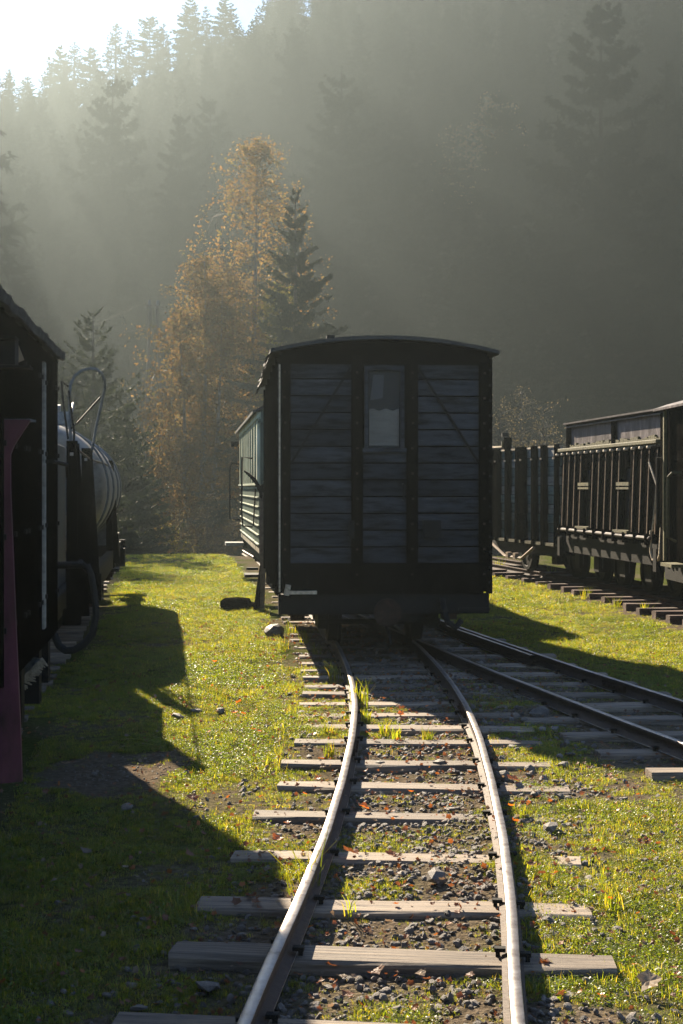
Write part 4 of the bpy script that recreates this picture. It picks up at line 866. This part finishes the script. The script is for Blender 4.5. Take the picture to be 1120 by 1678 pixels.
ridge = [(15, 112, 'spruce on the ridge at the very left of the picture'), (45, 125, None), (82, 92, None), (100, 72, 'slim spruce leading the first clump on the left ridge'), (122, 68, None), (148, 76, 'right hand spruce of the first clump on the left ridge'), (190, 35, 'broad spruce on the ridge between the first clump and the sky notch'),
 (212, 48, None), (246, 22, 'spruce on the ridge with clear sky behind its right side'), (268, 38, None), (312, -5, 'tall spruce topping the ridge next to the last blue sky'), (338, 10, None), (370, -6, 'last clear spruce at the right end of the visible ridge')]
for (px, pt, lab) in ridge:
    dd = float(np.interp(px, RPX, RR)) - 3; x = X_(px, dd); z = float(height(x, dd)) - .4; hgt = EYE + (800 - pt) / F * dd - z
    conifer('spruce_tree', lab or 'slender spruce in the ridge line against the pale sky', x, dd, 10, 2, z, mesh=(protos + bigs)[(i * 3) % 7], rz=i * 2.1, sc=hgt / 10, group=None if lab else 'spruces along the left ridge')
    o = COL.objects[-1]; i += 1
for o in [q for q in COL.objects if q.name.startswith('spruce_tree') and q.location.y > 150]: f = random.uniform(1.25, 1.7); o.scale = (o.scale[0] * f, o.scale[1] * f, o.scale[2])
# russet trees on the slope
gg = np.random.default_rng(77)
for (px, py, lab) in ((745, 300, 'russet leafed tree faint in the mist, left of the brighter one'), (812, 245, 'russet leafed tree in the mist beside the faint spruce')):
    q = hill_at(px, py + 55); 
    if q: broadleaf('beech_tree', lab, q[0], q[1], 6.5, 2.0, int(px), 2600, .16, 'rustwood', 'bark', zb=q[2], nb=40, tips=4, jit=.25)
# the wood itself: one mass of trees too deep in the mist to tell apart
pts = []; rots = []; scs = []; ids = []
nT = 5600; pxs = gg.uniform(-1500, 1700, nT); rad = 84 + 140 * gg.random(nT) ** .7
for a_, r_ in zip(pxs, rad):
    tx = (a_ - CX) / F; yy = r_ / math.sqrt(1 + tx * tx); xx = tx * yy; rr_ = np.interp(a_, RPX, RR)
    if r_ > rr_ + 12: continue
    if -40 < a_ < 430 and r_ > rr_ - 8: continue
    h_ = gg.uniform(.55, 1.0) * (1.1 if r_ < rr_ - 20 else (gg.uniform(.45, .85) if a_ < 430 else .8)); pts.append((xx, yy, float(height(xx, yy)) - .4)); rots.append((0, 0, gg.uniform(0, 6.28))); scs.append(h_); ids.append(gg.integers(0, 4))
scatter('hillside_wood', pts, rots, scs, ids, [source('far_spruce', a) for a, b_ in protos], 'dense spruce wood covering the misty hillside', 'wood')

for k, (x_, y_, h_) in enumerate(((-24.5, 78, 26), (-29, 88, 31), (-33, 82, 29), (-36, 102, 36), (-27, 98, 33))):  # unseen spruces, added to throw shafts and shade into the mist
    conifer('spruce_tree', 'tall unseen spruce added beyond the left edge to cast shafts in the mist', x_, y_, 10, 2, mesh=protos[k % 4], rz=k, sc=h_ / 10, group='unseen spruces added to cast shafts')
for k, px in enumerate((-270, -380)):  # more added spruces on the unseen spur, breaking the light into shafts
    tx = (px - CX) / F; y_ = 148 / math.sqrt(1 + tx * tx); x_ = tx * y_
    conifer('spruce_tree', 'tall unseen spruce added beyond the left edge to cast shafts in the mist', x_, y_, 10, 2, mesh=bigs[k % 3], rz=k, sc=2.0 + .12 * (k % 3), group='unseen spruces added to cast shafts')
# utility pole seen faintly left of the birch
def pole():
    dd = 75; x = X_(252, dd); z = float(height(x, dd)); top = EYE + (800 - 492) / F * dd
    t = thing('utility_pole', 'wooden A frame utility pole faint in the mist left of the birch', 'utility pole', (x, dd, z)); s = dd / F; b = MB()
    for e in (-1, 1): b = MB(); b.tube([(e * .75, 0, 0), (e * .17, 0, top - z - .3)], [.12, .08], 8); b.build('leg', M['bark'], t)
    b = MB(); b.box((0, 0, top - z - .35), (.9, .1, .1)); b.box((0, 0, top - z - 1.5), (.7, .08, .08)); b.build('crossarm', M['bark'], t)
    for e in (-.22, .22): b = MB(); b.tube([(e, 0, top - z - .3), (e, 0, top - z - .2), (e, 0, top - z)], [.03, .10, .07], 8); b.build('insulator', M['bluemetal'], t)
    b = MB(); b.tube([(-.22 - k * 2.2, 0 + k * 4, top - z - .02 - .25 * k * (1 - k / 9)) for k in np.linspace(0, 9, 12)], .0035, 4); b.build('wire', M['iron'], t)
pole()

# ---------------------------------------------------------------- grass, clover, stones, leaves
def tuft_mesh(seed, n, hgt, spread, w, mt, lean=.5):
    g = np.random.default_rng(seed); V = []; Fq = []
    for k in range(n):
        a = g.uniform(0, 6.28); r_ = spread * math.sqrt(g.random()); bx, by = r_ * math.cos(a), r_ * math.sin(a); th = g.uniform(0, 6.28); h_ = hgt * g.uniform(.5, 1.15); ln = lean * h_ * g.uniform(.3, 1.3); dx, dy = math.cos(th), math.sin(th); sx, sy = -dy * w, dx * w; i = len(V)
        V += [(bx - sx, by - sy, -.01), (bx + sx, by + sy, -.01), (bx + dx * ln * .35 + sx * .8, by + dy * ln * .35 + sy * .8, h_ * .6), (bx + dx * ln * .35 - sx * .8, by + dy * ln * .35 - sy * .8, h_ * .6), (bx + dx * ln + sx * .1, by + dy * ln + sy * .1, h_), (bx + dx * ln - sx * .1, by + dy * ln - sy * .1, h_ * .99)]
        Fq += [(i, i + 1, i + 2, i + 3), (i + 3, i + 2, i + 4, i + 5)]
    return arr_mesh('tuft', V, Fq, mt)
def clover_mesh(seed, n, spread, mt, size=.012, hgt=.03):
    g = np.random.default_rng(seed); V = []; Fq = []
    for k in range(n):
        a = g.uniform(0, 6.28); r_ = spread * math.sqrt(g.random()); c = np.array([r_ * math.cos(a), r_ * math.sin(a), hgt * g.uniform(.3, 1.1)]); u = unit(np.array([g.normal(), g.normal(), g.normal() * .35])); v = unit(np.cross(u, np.array([g.normal() * .5, g.normal() * .5, 1]))); s = size * g.uniform(.6, 1.4); i = len(V)
        V += [c - u * s, c - v * s * .8, c + u * s, c + v * s * .8]; Fq += [(i, i + 1, i + 2, i + 3)]
    return arr_mesh('clover', V, Fq, mt)
gsrc = [source('tuft', tuft_mesh(1, 30, .026, .055, .0014, M['grass'], 1.1)), source('tuft', tuft_mesh(2, 32, .019, .06, .0015, M['grass'], 1.5)), source('tuft', tuft_mesh(3, 16, .046, .045, .0013, M['grass'], .9)),
        source('clover', clover_mesh(4, 40, .065, M['clover'], .0052, .02)), source('tuft', tuft_mesh(5, 22, .018, .06, .0014, M['drygrass'], 1.4))]
gp = []; 
def under_wagon(x, y):
    a = (np.abs(x - trackx('main', y)) < .95) & (y > 13.4)
    b_ = (x < -2.1 - .105 * (y - 10.6)) & (y < 10.6); c_ = (np.abs(x - trackx('left', y)) < .9) & (y > 14)
    e = (x > trackx('right', y) - .9)
    return a | b_ | c_ | (e & (y > 12))
def sample(y0, y1, dens, scl, margin=.6):
    A = []
    n = int(dens * (y1 - y0) * ((y1 + y0) / 2 * .4806 + 2 * margin)); y = rng.uniform(y0, y1, int(n * 1.3)); x = rng.uniform(-1, 1, len(y)) * ((y * .2403) + margin); wmax = y1 * .2403 + margin
    k = rng.random(len(y)) < (y * .2403 + margin) / wmax; x = x[k]; y = y[k]
    t = turf(x, y); cl = vnoise(x, y, .22) * .5 + vnoise(x, y, .7) * .5; k = (rng.random(len(x)) < t * (.35 + 1.1 * cl)) & ~under_wagon(x, y); x, y, t, cl = x[k], y[k], t[k], cl[k]
    z = height(x, y); s = scl * (.55 + .9 * cl) * rng.uniform(.7, 1.25, len(x)) * (.55 + .45 * t)
    return x, y, z, s, t
allp = [sample(3.6, 7, 2300, .75), sample(7, 12, 1300, .85), sample(12, 20, 620, 1.05), sample(20, 42, 260, 1.4, 1.0)]
x, y, z, s, t = (np.concatenate([q[i] for q in allp]) for i in range(5))
kind = rng.random(len(x)); patch = vnoise(x, y, .9)
ids = np.where(kind < .30, 0, np.where(kind < .56, 1, np.where(kind < .59 + .08 * (patch > .62), 2, np.where(kind < .92, np.where(patch + .3 * kind > .62, 3, 1), 4)))); ids = np.where((t < .6) & (rng.random(len(x)) < .45), 4, ids)
edge = (np.abs(np.abs(x - trackx('main', y)) - .47) < .07) | (np.abs(np.abs(x - trackx('main', y)) - .85) < .06); lng = edge & (rng.random(len(x)) < .13); ids = np.where(lng, 2, ids); s = np.where(lng, s * rng.uniform(.9, 1.6, len(x)), s)
rot = np.stack([rng.normal(0, .12, len(x)), rng.normal(0, .12, len(x)), rng.uniform(0, 6.28, len(x))], 1)
scatter('grass', np.stack([x, y, z], 1), rot, s, ids, gsrc, 'short dewy grass and clover covering the yard', 'grass')
print('tufts', len(x))

def rock_mesh(seed, mt, sub=1):
    bm = bmesh.new(); bmesh.ops.create_icosphere(bm, subdivisions=sub, radius=1); r = random.Random(seed); sx, sy, sz = r.uniform(.8, 1.2), r.uniform(.65, 1.0), r.uniform(.4, .65)
    pl = [(Vector((r.gauss(0, 1), r.gauss(0, 1), r.gauss(0, 1))).normalized(), r.uniform(.5, .8)) for _ in range(7)]
    for v in bm.verts:
        for nrm, dd in pl:
            k = v.co.dot(nrm)
            if k > dd: v.co -= nrm * (k - dd)
        v.co = Vector((v.co.x * sx, v.co.y * sy, v.co.z * sz)) * (1 + r.uniform(-.05, .05))
    me = bpy.data.meshes.new('stone'); bm.to_mesh(me); bm.free(); me.materials.append(mt); return me
rocks = [rock_mesh(k, M['stone'], 1 + (k > 4)) for k in range(9)]
# fine ballast and gravel
X1 = []; 
def ballast(y0, y1, n, smin, smax):
    y = rng.uniform(y0, y1, n); side_ = rng.random(n); xm = trackx('main', y) + rng.normal(0, .55, n); xb = trackx('branch', y) + rng.normal(0, .5, n); w = rng.random(n)
    xw = trackx('main', y) + (trackx('branch', y) - trackx('main', y)) * rng.random(n)
    x = np.where(side_ < .72, xm, np.where(side_ < .86, xb, xw)); x = np.where((y < 8.2) & (side_ > .72), trackx('main', y) + rng.uniform(-.35, 1.15, n), x)
    k = (vnoise(x, y, .3) + .4 * rng.random(n) > .42) & (turf(x, y) < .8) ; x, y = x[k], y[k]
    s = smin + (smax - smin) * rng.random(len(x)) ** 2.6; return x, y, s
q = [ballast(3.6, 8, 11000, .004, .024), ballast(8, 13.5, 5500, .007, .03), ballast(13.5, 20, 1200, .015, .05)]
x, y, s = (np.concatenate([k[i] for k in q]) for i in range(3))
m2 = 260; xd = DIRT.x + rng.normal(0, .28, m2); yd = DIRT.y + rng.normal(0, .25, m2); x = np.concatenate([x, xd]); y = np.concatenate([y, yd]); s = np.concatenate([s, rng.uniform(.003, .011, m2)])
z = height(x, y) + s * .25; rot = np.stack([rng.normal(0, .5, len(x)), rng.normal(0, .5, len(x)), rng.uniform(0, 6.28, len(x))], 1)
scatter('ballast', np.stack([x, y, z], 1), rot, s, rng.integers(0, 9, len(x)), [source('stone', r_) for r_ in rocks], 'loose grey ballast and gravel between the sleepers', 'gravel')
# larger stones, one by one
def stone(px, py, wpx, label, group=None, k=None, m=None):
    p = at(px, py); p.z = float(height(p.x, p.y)); s = wpx / 2 / F * p.y
    o = link('stone', rocks[(k if k is not None else random.randrange(9))], None, (p.x, p.y, p.z + s * .38 + .006), (random.uniform(-.25, .25), random.uniform(-.25, .25), random.uniform(0, 6.28))); o.scale = (s, s, s * random.uniform(.8, 1.15)); return tag(o, label, 'stone', group)
for a_ in ((207, 1328, 27, 'dark squarish stone in the shaded grass below the bare patch'), (155, 1267, 15, 'small dark pebble on the left of the bare earth patch'), (305, 1271, 15, 'grey pebble on the right rim of the bare earth patch'),
    (293, 1182, 26, 'flat stone in the left half of the shadowed pair beside the sunlit grass'), (322, 1170, 22, 'stone at the tip of the diagonal shadow in sunlit grass'), (363, 1173, 18, 'rounded grey stone right of the other stones in sunlit grass'),
    (341, 1628, 50, 'large pale grey stone left of the left rail near the bottom'), (228, 1660, 30, 'rounded stone at the bottom near the lowest sleeper end'), (622, 1262, 32, 'dark pointed stone between the rails, left of two'), (722, 1264, 34, 'large stone between the rails close to the right rail'),
    (884, 1184, 46, 'largest boulder between the two lines'), (903, 1378, 40, 'angular grey stone just right of the right rail'), (975, 1210, 28, 'left stone of the pair between sleeper ends of the branch line'), (1003, 1210, 28, 'right stone of the pair between sleeper ends of the branch line'),
    (927, 1268, 26, 'dark upright stone in the heap between the two lines'), (825, 1284, 28, 'pale stone touching a sleeper end right of the right rail'), (715, 1463, 48, 'wide flat stone on the ballast between the rails near a sleeper'), (660, 1450, 18, 'small pointed stone left of the wide flat stone'), (380, 1645, 26, 'brownish stone beside the large pale stone')): stone(*a_)
for (px, py, w) in ((798, 1232, 26), (840, 1232, 22), (888, 1208, 22), (908, 1206, 20), (860, 1190, 24), (930, 1226, 20), (1058, 1232, 24), (1050, 1252, 26), (935, 1248, 26), (918, 1252, 22), (868, 1272, 24), (890, 1288, 26), (912, 1292, 20), (850, 1300, 26), (813, 1314, 28), (880, 1316, 24), (840, 1328, 22), (920, 1322, 22), (745, 1275, 22), (690, 1268, 18), (600, 1286, 20), (628, 1330, 18), (705, 1335, 16), (742, 1340, 20), (650, 1352, 14), (590, 1420, 16), (740, 1420, 18), (640, 1500, 18), (600, 1512, 16), (735, 1512, 22), (550, 1588, 22), (700, 1590, 24), (770, 1600, 22), (765, 1636, 24), (875, 1510, 26), (900, 1525, 24), (880, 1590, 22), (928, 1600, 26), (960, 1620, 24), (470, 1590, 18)):
    stone(px, py, w * .9, 'rough grey ballast stone lying loose by the main line', 'larger loose ballast stones')
# the hump of stones by the van's left corner
stone(455, 1045, 42, 'mossy lump of rock below the left corner of the dark van')

def leaf_mesh(seed, mt):
    r = random.Random(seed); b = MB(); n = 15; prof = []
    for i in range(n):
        a = 2 * math.pi * i / n; lob = 1.0 if i % 3 == 0 else .74; prof.append((lob * r.uniform(.85, 1.1) * math.cos(a), lob * r.uniform(.7, 1.0) * math.sin(a)))
    c1, c2 = r.uniform(.15, .6), r.uniform(-.3, .5); f = lambda x, y: (x, y, c1 * x * x + c2 * y * y * .8 + r.uniform(-.05, .05))
    V = [(0, 0, .0)] + [f(x * .5, y * .5) for x, y in prof] + [f(x, y) for x, y in prof]
    b.add(V, [(0, 1 + i, 1 + (i + 1) % n) for i in range(n)] + [(1 + i, 1 + n + i, 1 + n + (i + 1) % n, 1 + (i + 1) % n) for i in range(n)])
    b.add([(-1.0, .02, .06), (-1.0, -.02, .06), (-1.6, 0, .16)], [(0, 1, 2)]); return b.mesh('leaf', mt)
LM = {c: [leaf_mesh(k * 7 + j, M[c]) for k in range(4)] for j, c in enumerate(('oleaf', 'bleaf', 'pleaf'))}
def leaf(px, py, w, c, label, group=None, lift=.018):
    lift += .022; w *= 1.12
    p = at(px, py); p.z = float(height(p.x, p.y)); s = w / 2 / F * p.y
    o = link('fallen_leaf', random.choice(LM[c]), None, (p.x, p.y, p.z + lift), (random.uniform(-.5, .5), random.uniform(-.5, .5), random.uniform(0, 6.28))); o.scale = (s, s, s); return tag(o, label, 'leaf', group)
leaf(842, 1299, 27, 'oleaf', 'bright orange leaf glowing on stones right of the right rail', lift=.03)
leaf(1065, 1640, 46, 'pleaf', 'large pale dry leaf curled on the grass at lower right', lift=.03)
leaf(391, 1161, 17, 'oleaf', 'orange leaf alone on the sunlit grass right of the diagonal shadow')
leaf(291, 1376, 22, 'bleaf', 'brown curled leaf on shaded grass nearest the sunlit strip', lift=.03)
leaf(658, 1184, 16, 'oleaf', 'orange leaf on a shaded sleeper gap between the rails'); leaf(597, 1345, 24, 'oleaf', 'red orange leaf against a sleeper between the rails', lift=.03)
leaf(142, 1405, 20, 'pleaf', 'pale beige leaf in the shaded grass at left'); leaf(455, 1402, 22, 'oleaf', 'yellow orange leaf leaning on the left rail', lift=.04)
leaf(575, 1424, 34, 'bleaf', 'brown leaf between rails below a sleeper edge', lift=.03); leaf(315, 1328, 24, 'bleaf', 'tan leaf on shaded grass beside the reddish one', lift=.03)
ll = random.Random(21)
spots = [('oleaf', px, py, w) for px, py, w in ((352, 1090, 10), (415, 1212, 12), (296, 1150, 8), (430, 1135, 9), (385, 1180, 14), (400, 1182, 12), (418, 1178, 10), (373, 1147, 9), (343, 1213, 9), (425, 1215, 10), (515, 1222, 12), (520, 1290, 12), (572, 1262, 12), (598, 1278, 14), (520, 1292, 12), (500, 1322, 10), (684, 1323, 12), (673, 1316, 10), (470, 1368, 14), (740, 1277, 9), (718, 1258, 8), (612, 1448, 13), (508, 1538, 16), (440, 1100, 8), (543, 1102, 8), (990, 1492, 14), (1000, 1500, 12), (1072, 1422, 10), (500, 1010, 7), (1040, 1605, 12), (1105, 1610, 14), (1110, 1620, 12), (985, 1660, 14), (950, 1655, 14), (1012, 1352, 12), (838, 1342, 14), (846, 1372, 16), (1000, 1285, 10), (700, 1170, 8))]
spots += [('bleaf', px, py, w) for px, py, w in ((185, 1127, 16), (160, 1133, 14), (93, 1290, 16), (75, 1300, 14), (247, 1316, 14), (270, 1347, 16), (310, 1342, 14), (312, 1418, 20), (145, 1468, 16), (200, 1486, 20), (130, 1574, 18), (410, 1490, 24), (420, 1500, 20), (388, 1500, 20), (430, 1478, 16), (545, 1600, 26), (620, 1610, 26), (520, 1595, 22), (700, 1625, 18), (570, 1650, 24), (520, 1430, 20), (640, 1425, 22), (770, 1620, 20), (893, 1600, 22), (870, 1445, 18), (888, 1462, 20), (865, 1425, 22), (150, 1232, 10), (180, 1192, 12), (190, 1190, 10), (225, 1005, 8), (265, 1012, 7), (140, 1060, 9), (1055, 1478, 12), (1000, 1420, 12), (212, 1310, 10), (110, 1440, 12), (60, 1420, 12), (38, 1500, 12), (85, 1610, 14), (200, 1590, 12), (800, 1470, 16), (760, 1475, 14), (590, 1480, 16), (470, 1300, 10), (455, 1340, 12), (540, 1240, 10), (650, 1290, 10), (1090, 1350, 10))]
spots += [('pleaf', px, py, w) for px, py, w in ((110, 1256, 20), (200, 1232, 14), (262, 1264, 14), (255, 1178, 10), (240, 1155, 8), (95, 1408, 9), (205, 1434, 10), (225, 1452, 9), (185, 1455, 10), (88, 1452, 14), (440, 1446, 16), (430, 1420, 18), (690, 1616, 22), (840, 1580, 14), (845, 1620, 18), (560, 1618, 20), (610, 1452, 18), (640, 1530, 24), (480, 1545, 18), (260, 1050, 6), (530, 1270, 12))]
LB = {'oleaf': ('small orange leaf scattered on the ground', 'scattered orange leaves'), 'bleaf': ('small brown leaf scattered on the ground', 'scattered brown leaves'), 'pleaf': ('small pale dry leaf scattered on the ground', 'scattered pale leaves')}
for c, px, py, w in spots: leaf(px, py, w, c, *LB[c])
# leaf crumbs: past counting
n = 7000; y = rng.uniform(3.7, 18, n); x = trackx('main', y) + np.where(rng.random(n) < .6, rng.normal(0, .9, n), rng.uniform(-3, 3, n)); z = height(x, y) + rng.uniform(.008, .045, n)
crumb = [source('crumb', leaf_mesh(200 + k, M[('oleaf2', 'bleaf', 'bleaf', 'pleaf')[k]])) for k in range(4)]
scatter('leaf_litter', np.stack([x, y, z], 1), np.stack([rng.normal(0, .5, n), rng.normal(0, .5, n), rng.uniform(0, 6.28, n)], 1), rng.uniform(.006, .019, n), rng.integers(0, 4, n), crumb, 'crumbs of fallen leaves strewn over track and grass', 'leaf litter')
# weeds with long blades growing at the rails
def weed(px, py, hpx, n, label, seed, group=None):
    p = at(px, py, -.12); s = hpx / F * p.y; o = link('grass_tuft', tuft_mesh(seed, n, s, s * .35, .0032, M['grass'], .55), None, p); return tag(o, label, 'grass tuft', group)
weed(508, 1470, 95, 16, 'tall bright grass tuft growing against the left rail', 301); weed(575, 1500, 34, 8, 'few bright blades over a sleeper between the rails', 302)
weed(550, 1118, 34, 40, 'bright grass clump left of the left rail by the van', 303); weed(590, 1160, 45, 50, 'bright grass clump inside the left rail near the van shadow', 304)
for k, (px, py) in enumerate(((480, 1040), (500, 1055), (520, 1075), (465, 1065), (600, 1185), (535, 1205), (540, 1240), (630, 1205), (700, 1215), (650, 1215), (860, 1345), (1010, 1000), (960, 985), (905, 945), (820, 935), (1060, 1010))): weed(px, py, 24, 34, 'low bright grass clump beside the rails', 310 + k, 'low grass clumps')
